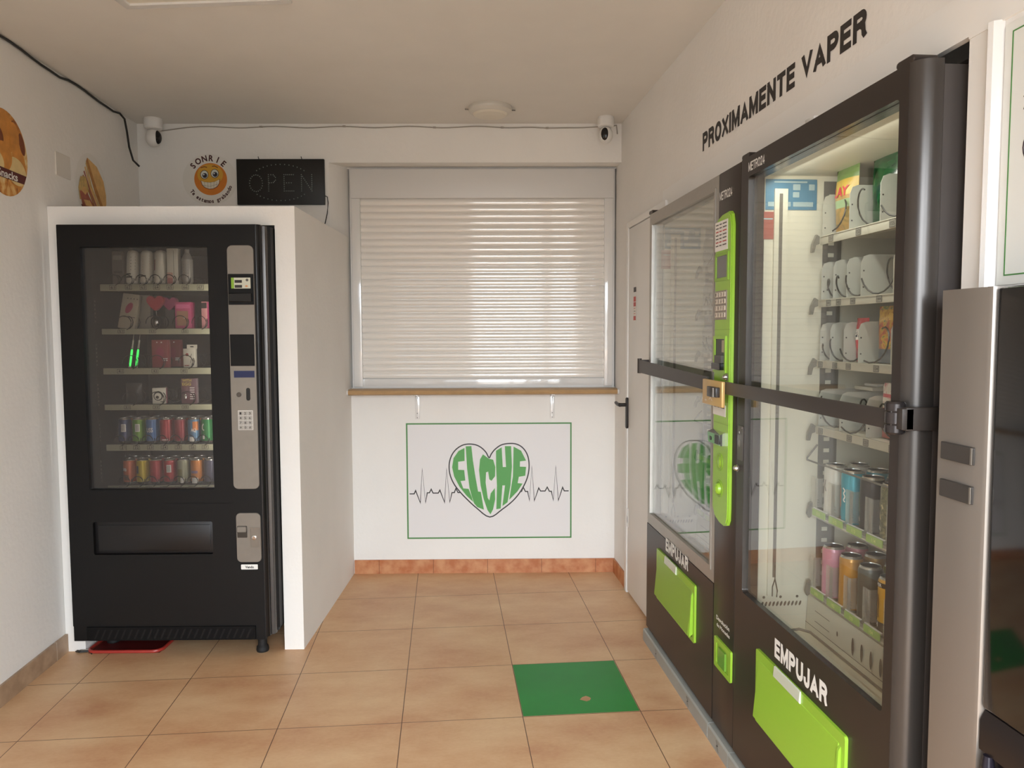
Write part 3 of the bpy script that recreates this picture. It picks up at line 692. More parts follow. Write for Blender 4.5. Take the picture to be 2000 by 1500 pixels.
def pouch(loc, rz, label, cat, group, w_, h, d, mt, bands=(), mt2=None, name='snack_bag', tilt=0, text=None, tcol=None):
    m = MB(); nx, nz = 12, 16
    def sh(i, k, s):
        x = (i / nx - .5); z = k / nz
        b = (1 - abs(2 * x) ** 3.2) * (math.sin(math.pi * min(1, max(0, (z - .04) / .92))) ** .55)
        wr = 1 - .05 * math.sin(math.pi * z); jit = .0012 * math.sin(9 * z + 13 * x)
        return (x * w_ * wr, d / 2 - s * (d / 2 * b + jit * (b > .05)), z * h)
    for s in (1, -1):
        vs = [sh(i, k, s) for k in range(nz + 1) for i in range(nx + 1)]; c1 = nx + 1
        for k in range(nz):
            mm_ = mt
            for z0, z1, bm_ in bands:
                if z0 <= (k + .5) / nz < z1: mm_ = bm_
            m.add([vs[k * c1 + i] for i in range(c1)] + [vs[(k + 1) * c1 + i] for i in range(c1)], [(i, i + 1, c1 + i + 1, c1 + i) for i in range(nx)], mm_)
    def onbag(x, z):
        u_, v_ = x / w_, z / h
        return (x, d / 2 - d / 2 * (1 - abs(2 * u_) ** 3.2) * (math.sin(math.pi * min(1, max(0, (v_ - .04) / .92))) ** .55) - .0016, z)
    if text: m.text(text, -w_ * .30, w_ * .30, h * .55, h * .70, 0, tcol or TXTW, bold=.03, fn=onbag)
    o = m.build(name); o.location = loc; o.rotation_euler = (tilt, 0, rz); return tag(o, label, cat, group)
def carton(loc, rz, label, group, w_, h, d, mt, side=None, draw=None, tilt=0, name='carton', cat='box', roll=0):
    m = MB(); m.box(-w_ / 2, w_ / 2, 0, d, 0, h, mt, .0015)
    if side: m.box(w_ / 2 - .0003, w_ / 2 + .0006, .001, d - .001, .001, h - .001, side)
    if draw: draw(m, w_, h)
    o = m.build(name); o.location = loc; o.rotation_euler = (tilt, roll, rz); return tag(o, label, cat, group)

# ------------------------------------------------------------------ black machine in the enclosure
MO = BC + U * (-.985) + N * (-.10)
def ml(x, y, z): return tuple(MO + U * x + N * y + Vector((0, 0, z)))
LEDW = .35
vm = empty('vending_machine', tuple(MO), AB); tag(vm, 'black vending machine with a dark glass window, standing inside the white enclosure', 'vending machine')
Wf = .843; ZB, ZT = .087, 1.905
m = MB(); m.box(.008, .888, .10, .16, ZB + .02, ZT - .005, BLK)
K_ = mat('black_inside', '141211', .6)
m.box(.008, .070, .14, .78, ZB + .02, ZT - .01, BLK); m.box(.70, .888, .14, .78, ZB + .02, ZT - .01, BLK)
m = MB()
m.box(.008, .078, .06, .80, ZB + .02, ZT - .01, K_); m.box(.690, .885, .085, .80, ZB + .02, ZT - .01, K_); m.box(.008, .885, .06, .80, 1.835, ZT - .01, K_)
m.box(.008, .885, .06, .80, ZB + .02, .70, K_); m.box(.008, .885, .62, .80, ZB + .02, ZT - .01, K_)
m.build('cabinet', vm)
m = MB(); m.ring((0, Wf - .128, .70, ZT), (.096, .637, .762, 1.811), 0, .05, BLK, .003, .006)
m.box(0, Wf - .128, .0, .05, .155, .462, BLK); m.ring((0, Wf - .128, .46, .702), (.104, .624, .474, .620), 0, .05, BLK, .001, .008)
m.box(Wf - .129, Wf, 0, .05, .155, ZT, BLK)
m.prism([(Wf, 0), (Wf + .010, .004), (Wf + .016, .012), (Wf + .018, .025), (Wf + .018, .05), (Wf - .01, .05)], 'z', .10, ZT, mat('black_satin_rail', '1E1D1E', .22, metal=.3))
m.box(0, Wf, .004, .05, .087, .155, BLK)
m.build('door', vm)
m = MB(); m.prism([(Wf + .018, .030), (Wf + .030, .034), (Wf + .036, .050), (Wf + .036, .060), (Wf + .014, .060), (Wf + .014, .03)], 'z', .10, ZT - .003, EDGE); m.build('side_strip', vm)
m = MB(); m.prism([(Wf + .030, .052), (Wf + .046, .062), (Wf + .050, .10), (Wf + .050, .14), (Wf + .02, .14), (Wf + .02, .06)], 'z', .12, ZT - .004, BLK); m.build('hinge_rail', vm)
l = bpy.data.lights.new('interior_area_light', 'AREA'); l.shape = 'RECTANGLE'; l.size = .02; l.size_y = .95; l.energy = LEDW; l.color = (1, .97, .86)
o = bpy.data.objects.new('interior_area_light', l); S.collection.objects.link(o); o.parent = vm; o.location = (.672, .075, 1.28); o.rotation_euler = (math.radians(90), 0, math.radians(40))
m = MB(); m.box(.09, .643, .018, .022, .756, 1.817, TINTG); m.build('window_glass', vm)
m = MB()
m.box(.06, .80, -.003, .006, .090, .150, mat('kick_dark', '0E0D0D', .6, spec=.15))
for i in range(24): m.poly([(.09 + i * .029, -.0035, .097), (.098 + i * .029, -.0035, .097), (.118 + i * .029, -.0035, .140), (.110 + i * .029, -.0035, .140)], mat('kick_slot', '1F1C1B', .7, spec=.15))
m.build('kick_grille', vm)
m = MB(); m.box(.106, .622, .012, .020, .476, .618, mat('flap_black', '151314', .35), .002); m.box(.12, .61, .009, .012, .49, .604, mat('flap_black', '151314', .35), .002); m.build('delivery_flap', vm)
for x in (.07, .80):
    m = MB(); m.lathe([(.026, 0), (.028, .008), (.026, .022), (.020, .030), (.020, .10)], mat('rubber_black', '171514', .7), cx=x, cy=.09 if x > .5 else .20, n=20); m.build('foot', vm)
m = MB(); m.plate(.721, .834, .763, 1.816, -.004, .001, .022, STEEL, .0015); sp = m.build('selector_panel', vm)
m = MB(); m.plate(.724, .832, 1.563, 1.694, -.0075, -.003, .002, BLKM, .001)
m.plate(.738, .820, 1.632, 1.678, -.0085, -.007, .001, mat('pay_sticker', 'C9C7B4', .5)); m.plate(.738, .750, 1.632, 1.678, -.009, -.008, .001, GRND)
for z in (1.641, 1.662): m.plate(.753, .784, z - .006, z + .006, -.0092, -.008, .001, TXTK)
m.disc(.806, 1.668, .006, .006, -.0092, TXTD, 12); m.disc(.803, 1.642, .006, .004, -.0092, mat('orange_dot', 'C98A55', .5), 12)
m.plate(.728, .826, 1.575, 1.612, -.016, -.006, .003, BLKG, .002); m.build('card_reader', sp)
m = MB(); m.plate(.725, .828, 1.300, 1.436, -.006, -.003, .002, BLKM, .001); m.build('blank_panel', sp)
m = MB(); m.plate(.738, .826, 1.250, 1.279, -.0055, -.003, .001, mat('blue_display', '14204E', .15)); m.build('display', sp)
m = MB(); m.lathe([(.010, 0), (.010, -.004), (.007, -.006)], mat('grey_button', '4E4740', .4), cx=.757, cy=-.004, cz=1.176, n=18, axis='y'); m.build('button', sp)
m = MB(); m.plate(.788, .805, 1.150, 1.205, -.006, -.003, .008, BLKG, .001); m.plate(.794, .799, 1.158, 1.196, -.0075, -.005, .002, mat('slot_dark', '050505', .4)); m.build('coin_slot', sp)
m = MB(); m.plate(.750, .815, 1.022, 1.108, -.005, -.003, .002, mat('keypad_base', 'C9C4BC', .5))
kn = ['1', '2', '3', '4', '5', '6', '7', '8', '9', '*', '0', '#']
for i, s_ in enumerate(kn):
    x = .753 + (i % 3) * .020; z = 1.086 - (i // 3) * .0205; m.plate(x, x + .018, z, z + .0175, -.0075, -.005, .002, mat('key_cap', 'A8A29A', .4), .0008)
    m.text(s_, x + .005, x + .013, z + .004, z + .014, -.0079, TXTK, bold=.01)
m.build('keypad', sp)
m = MB(); m.plate(.728, .835, .438, .657, -.004, .001, .020, STEEL, .0015); cp = m.build('coin_return_panel', vm)
m = MB(); m.plate(.733, .776, .548, .600, -.0055, -.003, .003, mat('cup_dark', '3A342E', .25)); m.plate(.733, .774, .572, .598, -.010, -.004, .006, STEEL, .002); m.build('coin_cup', cp)
m = MB(); m.ring((.786, .832, .500, .592), (.791, .827, .505, .587), -.006, -.003, mat('lock_plate_metal', '8A837A', .35, metal=.6)); m.plate(.793, .825, .507, .585, -.0045, -.003, .002, mat('lock_plate_metal', '8A837A', .35, metal=.6))
m.lathe([(.010, 0), (.010, -.004), (.006, -.005)], CHROME, cx=.806, cy=-.004, cz=.548, n=18, axis='y'); m.build('lock', cp)
m = MB(); m.plate(.744, .817, .405, .427, -.0012, 0, .003, TXTW); m.text('Vendo', .762, .800, .410, .422, -.0018, TXTK, bold=.03); m.build('badge', vm)

# shelves (rail front at y=.15)
SH = [(1.632, 1.662, ['61', '62', '63', '64', '65', '66', '67'], [.155, .225, .290, .350, .410, .478, .545]),
      (1.438, 1.463, ['51', '53', '55'], [.185, .325, .470]),
      (1.258, 1.286, ['41', '43', '45'], [.175, .330, .460]),
      (1.096, 1.121, ['31', '33', '35'], [.200, .330, .460]),
      (.911, .939, ['21', '22', '23', '24', '25', '26', '27'], [.175, .235, .297, .360, .423, .487, .545]),
      (.725, .751, ['11', '12', '13', '14', '15', '16', '17'], [.165, .220, .285, .350, .415, .477, .540])]
COLX = [[.165, .225, .288, .350, .412, .478], [.205, .335, .455, .54], [.225, .345, .475], [.22, .34, .475],
        [.165, .228, .291, .354, .417, .480, .540], [.180, .240, .302, .364, .426, .488, .548]]
for ri, (z0, z1, names, tx) in enumerate(SH):
    m = MB(); m.box(.098, .690, .148, .154, z0, z1, RAIL, .001); m.box(.10, .688, .154, .60, z0 + .004, z0 + .008, mat('shelf_dark', '2A2826', .5))
    for s_, x in zip(names, tx):
        m.line([(x - .014, z0 + .006), (x + .014, z0 + .006), (x + .014, z1 - .005), (x - .014, z1 - .005)], .0016, .1474, TXTK, closed=True)
        m.text(s_, x - .009, x + .009, z0 + .009, z1 - .008, .1472, TXTK, bold=.01)
    sh = m.build('shelf', vm)
    for x in COLX[ri]:
        R = .024 if ri in (0, 4, 5) else .032
        m = MB(); c0 = (x - .006, z1 + R - .006); m.tube([(c0[0] + R * math.cos(math.radians(-70 + 16 * q)), .1485 - .002 * q / 16, c0[1] + R * math.sin(math.radians(-70 + 16 * q))) for q in range(17)] , .0019, COILB, 5); m.helix(c0[0], c0[1], R, .152, .56, 6.2, COILB, .0019, ph=math.radians(-70), n=14); m.build('coil', sh)
# slotted post at the left of the interior
m = MB(); m.box(.0782, .0788, .128, .138, .76, 1.80, K_)
for ri in range(6):
    for k_ in range(6): m.box(.079, .081, .13, .136, SH[ri][0] - .05 - .018 * k_, SH[ri][0] - .042 - .018 * k_, mat('slot_pale', '6A665E', .6))
m.build('slot_strip', vm)
GL = 'goods in the black machine'
def C(hexc, r=.32, me=.25): return mat('can_' + hexc, hexc, r, metal=me)
ORD = ['first', 'second', 'third', 'fourth', 'fifth', 'sixth', 'seventh']
# row 1: canisters, carton, wrapped bottle
WT = mat('canister_white', 'D8D5C8', .35); RED = mat('band_red', '9B3A3A', .4)
def canister(x, y, label, kind):
    m = MB(); R = .0255; m.lathe([(R * .7, 0), (R * .9, .004), (R, .012), (R, .126), (R * .97, .140), (R * .8, .150), (R * .3, .155)], WT, n=24)
    if kind == 'k':
        wpatch(m, R, -.022, .004, .040, .046, TXTK)
        for i in range(5): wline(m, R, [(.002, .062 + .014 * i), (.022, .066 + .014 * i)], .003, TXTK)
        wpatch(m, R, -.02, .010, .026, .034, TXTD)
    if kind == 'b':
        for i in range(6): wline(m, R, [(-.008, .062 + .012 * i), (.022, .066 + .012 * i)], .004, mat('tan_mark', '9A6A50', .5))
        wpatch(m, R, -.022, .008, .030, .037, TXTD)
    if kind == 'r': wpatch(m, R, -.03, -.016, .06, .11, RED)
    o = m.build('canister'); o.location = ml(x, y, 1.6635); o.rotation_euler = (math.radians(-7), 0, AB); tag(o, label, 'canister', 'white canisters on the top shelf')
for i, (k_, nm) in enumerate((('k', 'dark upright lettering'), ('b', 'tan upright lettering'), ('r', 'a thin red mark'))):
    canister(COLX[0][1 + i], .185, 'white canister with %s, front of the top shelf' % nm, k_)
    canister(COLX[0][1 + i] , .275, 'white canister hidden behind the one with %s on the top shelf' % nm, '')
carton(ml(.165, .18, 1.6635), AB, 'dim grey upright carton at the left end of the top shelf', GL, .052, .148, .03, mat('grey_carton', '6A6560', .6), draw=lambda m, w_, h: (m.plate(-.02, .02, .05, .06, -.0008, 0, .001, TXTD), m.plate(-.02, .02, .11, .13, -.0008, 0, .001, mat('grey_light', '8C877E', .5))))
carton(ml(.166, .25, 1.6635), AB, 'second dim grey carton behind the first on the top shelf', GL, .052, .148, .03, mat('grey_carton', '6A6560', .6))
carton(ml(.412, .175, 1.6635), AB, 'tall white carton with a pink foot on the top shelf', GL, .050, .160, .035, WT, draw=lambda m, w_, h: (m.plate(-.0245, .0, 0.002, .052, -.0008, 0, .001, mat('pale_pink', 'D4A79A', .5)), m.plate(-.0245, .0, .002, .028, -.0012, 0, .001, mat('pink_deep', 'BE7A72', .5)), m.line([(.006, .01), (.006, .15)], .0015, -.001, TXTD)))
m = MB(); m.lathe([(.020, 0), (.024, .01), (.024, .11), (.016, .130), (.010, .140), (.010, .155)], mat('wrapped_grey', '8F8C86', .3), n=20)
for i in range(6): wline(m, .024, [(-.012, .035 + .013 * i), (.012, .035 + .013 * i)], .004, TXTD)
o = m.build('wrapped_bottle'); o.location = ml(.475, .185, 1.6635); o.rotation_euler = (0, 0, AB); tag(o, 'grey clear wrapped bottle at the right of the top shelf', 'bottle', None)
# row 2
PK = mat('hot_pink', 'C04A7C', .35); MG = mat('magenta_dark', '9B2E52', .4); CRM = mat('cream_card', 'A89F8C', .55); RB = mat('red_berry', 'A82437', .35)
z = 1.4645
o = carton(ml(.195, .17, z), AB, 'cream card box with a dark magenta oval, leaning on the second shelf', GL, .075, .160, .030, CRM, tilt=math.radians(-9), roll=math.radians(7), draw=lambda m, w_, h: (m.disc(.0, .095, .014, .026, -.001, MG, 20, -.35), m.plate(-.03, .034, .052, .055, -.001, 0, .001, TXTD), [m.disc(-.012 + .014 * i, .138, .003, .003, -.001, TXTD, 8) for i in range(4)]))
o = carton(ml(.225, .27, z), AB, 'second cream box standing behind the leaning one', GL, .075, .155, .030, CRM)
m = MB(); hs = [(0, -.034), (.02, -.018), (.036, .004), (.037, .020), (.026, .031), (.012, .030), (0, .020), (-.012, .030), (-.026, .031), (-.037, .020), (-.036, .004), (-.02, -.018)]
m.prism([(a, b + .115) for a, b in smoothp(hs, 3)], 'y', 0, .022, RB); m.tube([(.0, .008, .085), (.003, .008, .06), (.002, .006, .045)], .0018, CHROME, 6)
m.lathe([(.001, -.020), (.008, -.016), (.011, -.006), (.010, .006), (.005, .014), (.001, .016)], CHROME, cx=.002, cy=.006, cz=.028, n=16)
o = m.build('heart_charm'); o.location = ml(.325, .18, z); o.rotation_euler = (0, 0, AB); tag(o, 'red heart shaped package with a small silver bulb below it on the second shelf', 'novelty')
m = MB(); m.prism([(a * .9, b * .9 + .115) for a, b in smoothp(hs, 3)], 'y', 0, .022, PK); m.box(-.02, .02, .002, .02, 0, .09, mat('clear_pack', '5E5A58', .3)); o = m.build('heart_charm'); o.location = ml(.355, .26, z); o.rotation_euler = (0, 0, AB); tag(o, 'pink heart shaped package behind the red one', 'novelty')
carton(ml(.455, .17, z), AB + .05, 'bright pink carton with a tan window on the second shelf', GL, .072, .118, .05, PK, side=mat('pink_side', 'B0336C', .4), draw=lambda m, w_, h: (m.plate(-.028, .022, .012, .078, -.001, 0, .002, mat('tan_window', 'A0765F', .4)), m.plate(-.03, .03, .09, .108, -.001, 0, .001, mat('pink_hot2', 'D66A9A', .4)), m.disc(.006, .048, .004, .004, -.002, TXTW, 10)))
carton(ml(.55, .17, z + .0), AB, 'slim pale pink carton at the right end of the second shelf', GL, .026, .120, .03, mat('rose_card', 'C88B8E', .4), side=PK, draw=lambda m, w_, h: m.plate(-.012, .012, .09, .115, -.001, 0, .001, TXTK))
# row 3
z = 1.2875
GG = mat('green_glow_stick', '37E05A', .3, emit=.55); SIL = mat('stick_silver', 'A9A79A', .3, metal=.6)
for k_, (x, lb) in enumerate(((.208, 'left'), (.236, 'right'))):
    m = MB(); m.lathe([(.0035, 0), (.0045, .01), (.0048, .070), (.0035, .078)], GG, n=12); m.lathe([(.005, .082), (.004, .10), (.005, .118), (.0018, .122), (.001, .150)], SIL, n=12); m.lathe([(.0062, .0), (.0066, -.006)], SIL, n=12)
    o = m.build('glow_stick'); o.location = ml(x, .17, z + .006); o.rotation_euler = (math.radians(-8), math.radians(5), AB); tag(o, 'bright green glowing stick, the %s one of the pair on the third shelf' % lb, 'stick', 'glow sticks')
RP = mat('rose_red_card', '8E3C40', .4)
for y, lb in ((.17, 'rose red carton with a darker oval in the middle of the third shelf'), (.26, 'rose red carton behind the front one on the third shelf')):
    carton(ml(.345 + (y - .17) * .2, y, z), AB, lb, 'rose cartons', .074, .125, .028, RP, draw=lambda m, w_, h: (m.disc(.0, .065, .018, .026, -.001, MG, 20), m.plate(.012, .034, .030, .034, -.001, 0, .001, TXTW), m.plate(.012, .034, .038, .042, -.001, 0, .001, TXTW), m.disc(-.012, .114, .003, .003, -.001, TXTW, 8), m.disc(.008, .114, .004, .003, -.001, TXTW, 8)))
def d1(m, w_, h):
    m.plate(-.008, .038, h, h + .018, -.0005, .002, .001, WT); m.disc(.015, h + .009, .009, .003, -.001, TXTK, 12)
    m.disc(-.008, .058, .007, .007, -.001, RED, 14); m.line([(.006, .02), (.012, .04), (.008, .05), (.014, .062)], .002, -.001, TXTD); m.plate(.012, .022, .01, .017, -.001, 0, .001, TXTD); m.plate(-.02, .0, .008, .011, -.001, 0, .001, RED)
carton(ml(.475, .17, z), AB, 'small white card box with a hang tab at the right of the third shelf', GL, .052, .085, .028, WT, draw=d1)
# row 4
z = 1.1225
m = MB(); BKM = mat('black_pouch', '2B2826', .3)
pouch(ml(.215, .17, z), AB, 'black shiny pouch at the left of the fourth shelf', 'pouch', None, .075, .095, .03, BKM, name='pouch', text='###'[:0] or None)
carton(ml(.335, .17, z), AB + .22, 'small white box with a black ring drawing and a pink side on the fourth shelf', GL, .058, .072, .035, WT, side=mat('pink_soft', 'B56A7C', .4), draw=lambda m, w_, h: (m.disc(-.004, .036, .020, .022, -.001, TXTK, 20), m.disc(-.005, .034, .015, .016, -.0014, WT, 20), m.disc(-.008, .03, .007, .007, -.0018, TXTK, 14), m.plate(.004, .02, .008, .011, -.001, 0, .001, TXTK)))
def d2(m, w_, h):
    YL = mat('yellow_print', 'C8B45A', .5); m.text('WITH', -.028, .012, .100, .112, -.001, YL, bold=.03); m.text('EGG', -.028, .010, .082, .096, -.001, YL, bold=.03)
    m.lathe([(.001, -.014), (.008, -.010), (.010, 0), (.007, .010), (.001, .014)], CHROME, cx=-.016, cy=-.004, cz=.034, n=14)
    for i in range(6): m.plate(.004, .024, .02 + .010 * i, .024 + .010 * i, -.001, 0, .001, TXTW)
carton(ml(.470, .17, z), AB + .15, 'purple brown carton with yellow EGG lettering on the fourth shelf', GL, .066, .115, .035, mat('mauve_card', '6E4A55', .35), side=mat('pale_mauve', 'B09AA0', .4), draw=d2)
# rows 5, 6: soft drink cans
def mk(kind):
    def f(m, R, H_):
        if kind == 'barcode': wpatch(m, R, -.004, .016, .055, .090, TXTW); [wline(m, R, [(-.001 + .003 * i, .058), (-.001 + .003 * i, .087)], .0012, TXTK, .001) for i in range(5)]
        if kind == 'uss': m.text('USS', -.018, .012, .052, .072, 0, TXTW, bold=.02, fn=wrap(R))
        if kind == 'aq': m.text('AQ', -.004, .018, .050, .070, 0, TXTW, bold=.03, fn=wrap(R)); wpatch(m, R, .004, .03, .06, .10, mat('can_or', 'C4753A', .35, metal=.2)); wpatch(m, R, -.012, .01, .01, .03, TXTW)
        if kind == 'redv': [wline(m, R, [(-.022, .05 + .012 * i), (-.014, .054 + .012 * i)], .006, RED) for i in range(4)]; wpatch(m, R, -.01, .018, .015, .020, TXTW)
        if kind == 'anta': m.text('anta', -.024, -.002, .062, .078, 0, TXTW, bold=.03, fn=wrap(R)); wpatch(m, R, -.015, .008, .02, .045, mat('can_brown', '7A4A38', .4))
        if kind == 'lem': wpatch(m, R, -.020, -.008, .05, .085, mat('can_navy', '3B4763', .4)); m.disc(0, 0, .0001, .0001, 0, TXTW, 4)
        if kind == 'silv': wpatch(m, R, -.020, .004, .01, .07, mat('can_olive', '7C7A4E', .4)); wpatch(m, R, -.004, .012, .006, .03, TXTW)
        if kind == 'org': wpatch(m, R, -.02, .012, .05, .062, mat('can_lav', '8B7A98', .4)); wpatch(m, R, -.016, .014, .004, .030, TXTW)
        if kind == 'grn': wline(m, R, [(-.006, .09), (-.012, .08), (-.012, .065), (-.004, .06)], .005, TXTW); wpatch(m, R, -.012, -.002, .02, .04, TXTW)
    return f
R5 = [('3F4A72', 'navy blue', 'barcode', 'a white barcode'), ('6E9C3A', 'green', 'barcode', 'a pale barcode'), ('4C72A8', 'blue', 'uss', 'white letters USS'), ('A83440', 'crimson', 'redv', 'dark upright marks'), ('8C2F3C', 'dark red', '', 'plain front'), ('5B83A8', 'blue and orange', 'aq', 'white letters AQ'), ('1F7A3E', 'bottle green', 'grn', 'white curls, at the window edge')]
R6 = [('C0613A', 'orange', 'anta', 'white letters anta'), ('C9B22F', 'yellow', 'lem', 'a navy patch'), ('B03A44', 'raspberry red', '', 'plain front'), ('B3303A', 'red', 'barcode', 'a white barcode'), ('9A9C84', 'silver olive', 'silv', 'an olive figure'), ('CC8240', 'orange and lavender', 'org', 'a white foot'), ('4E4E66', 'dark blue silver', '', 'plain front at the edge')]
for ri, row, z, nm in ((4, R5, .9405, 'fifth'), (5, R6, .7525, 'bottom')):
    for i, (hx, cn, kd, ds) in enumerate(row):
        can(ml(COLX[ri][i], .190, z), AB, '%s can with %s, front of the %s shelf' % (cn, ds, nm), 'drink cans in the black machine', C(hx), marks=mk(kd))
        hx2 = ['A86A3A', '7A8C3A', '4C72A8', 'A83440', 'A03030', 'C4753A', '1F7A3E'][i] if ri == 4 else hx
        can(ml(COLX[ri][i], .252, z), AB, '%s column, %s shelf: the can directly behind the %s one' % (ORD[i], nm, cn), 'drink cans in the black machine', C(hx2 if ri == 4 else hx))
# ------------------------------------------------------------------ tall glass-fronted machines on the right
def plinth(parent, x0, x1):
    m = MB(); m.prism([(-.015, 0), (-.015, .050), (-.010, .056), (.70, .056), (.70, 0)], 'x', x0, x1, GREY)
    k = max(1, round((x1 - x0) / .45))
    for i in range(k):
        cx = x0 + (x1 - x0) * (i + .5) / k
        m.line([(cx - .010, .042), (cx + .006, .028), (cx - .006, .024), (cx + .012, .008)], .003, -.0158, TXTK); m.line([(cx + .002, .044), (cx + .02, .040)], .0015, -.0158, TXTD); m.line([(cx - .02, .012), (cx - .006, .008)], .0015, -.0158, TXTD)
    return m.build('plinth', parent)
TR_Z = [(1.700, 1.726), (1.511, 1.534), (1.326, 1.349), (1.122, 1.146)]
CAN_Z = [.871, .622]
DIVX = [[.094, .246, .398, .55, .70, .80], [.094, .165, .240, .315, .467, .62, .78], [.094, .155, .232, .310, .465, .62, .78], [.094, .22, .36, .50, .65, .79]]
TAGX = [[.155, .305, .465, .62, .75], [.150, .207, .285, .415, .54, .70], [.110, .195, .270, .410, .54, .70], [.120, .285, .370, .49, .62, .74]]
NUM = [['151', '153', '155', '157', '159'], ['141', '142', '143', '144', '146', '148'], ['131', '132', '133', '134', '136', '138'], ['121', '122', '123', '124', '126', '128']]
def big_machine(y0, w_, label, frame, near):
    t = empty('vending_machine', (1.10, y0, 0), AR); tag(t, label, 'vending machine')
    FR = BRN
    m = MB(); zb, zt = .070, 1.968
    B_ = BRNS
    m.box(0.004, .034, .052, .76, zb, zt - .01, B_); m.box(w_ - .034, w_ - .002, .052, .76, zb, zt - .01, B_); m.box(.034, w_ - .034, .73, .759, zb, zt - .011, B_)
    m.box(.034, w_ - .034, .053, .73, zt - .04, zt - .011, B_); m.box(.034, w_ - .034, .053, .73, zb + .001, .10, B_)
    m.build('cabinet', t)
    m = MB(); a, b = .034, w_ - .034
    m.box(a, a + .012, .056, .73, .45, zt - .04, LINER); m.box(b - .012, b, .056, .73, .45, zt - .04, LINER); m.box(a, b, .715, .73, .45, zt - .04, LINER); m.box(a, b, .056, .73, zt - .052, zt - .04, LINER)
    m.box(a + .012, a + .016, .100, .112, .62, 1.86, LINEG); m.box(a + .012, a + .020, .085, .127, .60, 1.875, LINER)
    m.box(a + .020, a + .022, .100, .110, .66, 1.86, LINEG)
    m.box(a + .012, a + .014, .245, .305, .60, 1.90, LINEG)          # slotted post behind the tray ends
    for k_ in range(34): m.box(a + .014, a + .0155, .262, .280, .66 + .036 * k_, .672 + .036 * k_, LINER)
    m.build('liner', t)
    # solid lower panel + frame of the door
    m = MB()
    if near:
        m.ring((0, .858, .568, zt + .002), (.055, .826, .617, 1.909), 0, .017, FR, .004, .010, EDGE); m.ring((.003, .855, .540, zt - .003), (.056, .825, .577, 1.908), .0171, .05, FR, .004, .006, EDGE)
        m.box(0, .858, 0, .05, zb, .568, FR)
        m.prism([(.856, 0), (.866, .002), (.876, .009), (.884, .020), (.888, .034), (.889, .052), (.856, .052)], 'z', zb, zt + .002, EDGE)
    else:
        m.ring((.001, w_ - .001, .560, zt), (.040, w_ - .038, .607, 1.922), 0.002, .05, ALU, .003, .003)
        m.ring((.032, w_ - .030, .598, 1.930), (.044, w_ - .042, .612, 1.918), -.001, .01, ALU, .002, .002)
        m.box(0, w_, 0, .05, zb, .558, FR)
    d = m.build('door', t)
    m = MB(); m.box(.040, w_ - .045 if near else w_ - .040, .010, .014, .60, 1.925, CLEARG); m.build('glass', d)
    if not near: m = MB(); m.box(.040, w_ - .040, .030, .034, .60, 1.925, CLEARG); m.build('inner_glass', d)
    if near:
        l = bpy.data.lights.new('interior_area_light', 'AREA'); l.shape = 'RECTANGLE'; l.size = .7; l.size_y = .02; l.energy = .38; l.color = (1, .98, .88)  # fill light added to brighten this interior, no lamp known in the near machine
        o = bpy.data.objects.new('interior_area_light', l); S.collection.objects.link(o); o.parent = t; o.location = (.44, .075, 1.905); o.rotation_euler = (math.radians(28), 0, 0)
    plinth(t, 0, w_)
    for x in ((.03, .84) if near else (.02,)):
        m = MB(); m.plate(x - .03, x + .03, zt, zt + .016, .0, .05, .010, FR, .002); m.build('hinge_cap', t)
    # delivery flap
    m = MB(); m.ring((.190, .697, .270, .492), (.208, .676, .286, .462), -.008, .0, GRN, .008, .004); m.box(.205, .68, -.004, .0, .28, .47, GRND)
    m.prism([(-.008, .30), (-.022, .288), (-.014, .45), (-.008, .46)], 'x', .672, .680, GRN)
    f = m.build('delivery_hatch', t)
    m = MB(); m.T = Matrix.Translation((0, -.006, .465)) @ Matrix.Rotation(math.radians(-5), 4, 'X')
    m.plate(.210, .671, -.174, .0, -.003, .004, .003, GRND if not near else GRN, .002); m.build('flap', f)
    m = MB(); m.prism([(-.008, .496), (-.012, .494), (-.014, .466), (-.008, .460)], 'x', .322, .478, mat('clear_label_holder', 'C9CDBB', .25)); m.build('label_holder', f)
    m = MB(); block_text(m, 'EMPUJAR', .300, .598, .513, .568, -.0006, TXTW, t=.25, gap=.09)
    if near: block_text(m, 'METRO24', .055, .172, 1.924, 1.951, -.0006, TXTW, t=.17, gap=.07); m.text('h', .176, .187, 1.934, 1.952, -.0006, TXTD, bold=.0); m.line([(.175, 1.928), (.19, 1.928)], .0015, -.0006, TXTD)
    o = m.build('lettering', t, smooth=False)
    # chute below the shelves
    m = MB(); a2 = .048; b2 = w_ - .048
    m.poly([(a2, .052, .520), (b2, .052, .520), (b2, .215, .480), (a2, .215, .480)], LINER); m.poly([(a2, .215, .480), (b2, .215, .480), (b2, .222, .60), (a2, .222, .60)], LINER)
    m.poly([(a2, .222, .60), (b2, .222, .60), (b2, .70, .60), (a2, .70, .60)], LINER); m.poly([(a2 + .001, .06, .50), (a2 + .001, .215, .475), (a2 + .001, .215, .60), (a2 + .001, .06, .60)], LINER)
    m.T = Matrix.Translation((a2 + .002, 0, 0)) @ Matrix.Rotation(math.radians(-90), 4, 'Z')
    for i in range(11): m.disc(-(.070 + .0125 * i), .572, .0035, .0085, 0.0, TXTD, 12, .35)
    for i in range(3): m.disc(-(.075 + .055 * i), .594, .0045, .0045, 0.0, TXTD, 12)
    m.T = None
    for i in range(8): m.disc(.33 + .046 * i, .545, .0065, .026, .2145 + .0, TXTD, 14)
    m.disc(.245, .548, .004, .008, .2145, TXTD, 10)
    m.line([(.11, .568), (.20, .568)], .002, .2145, TXTD); m.line([(.11, .535), (.20, .535)], .002, .2145, TXTD)
    m.line([(a2, .512), (b2, .512)], .002, .2147, TXTD)
    m.build('chute', t)
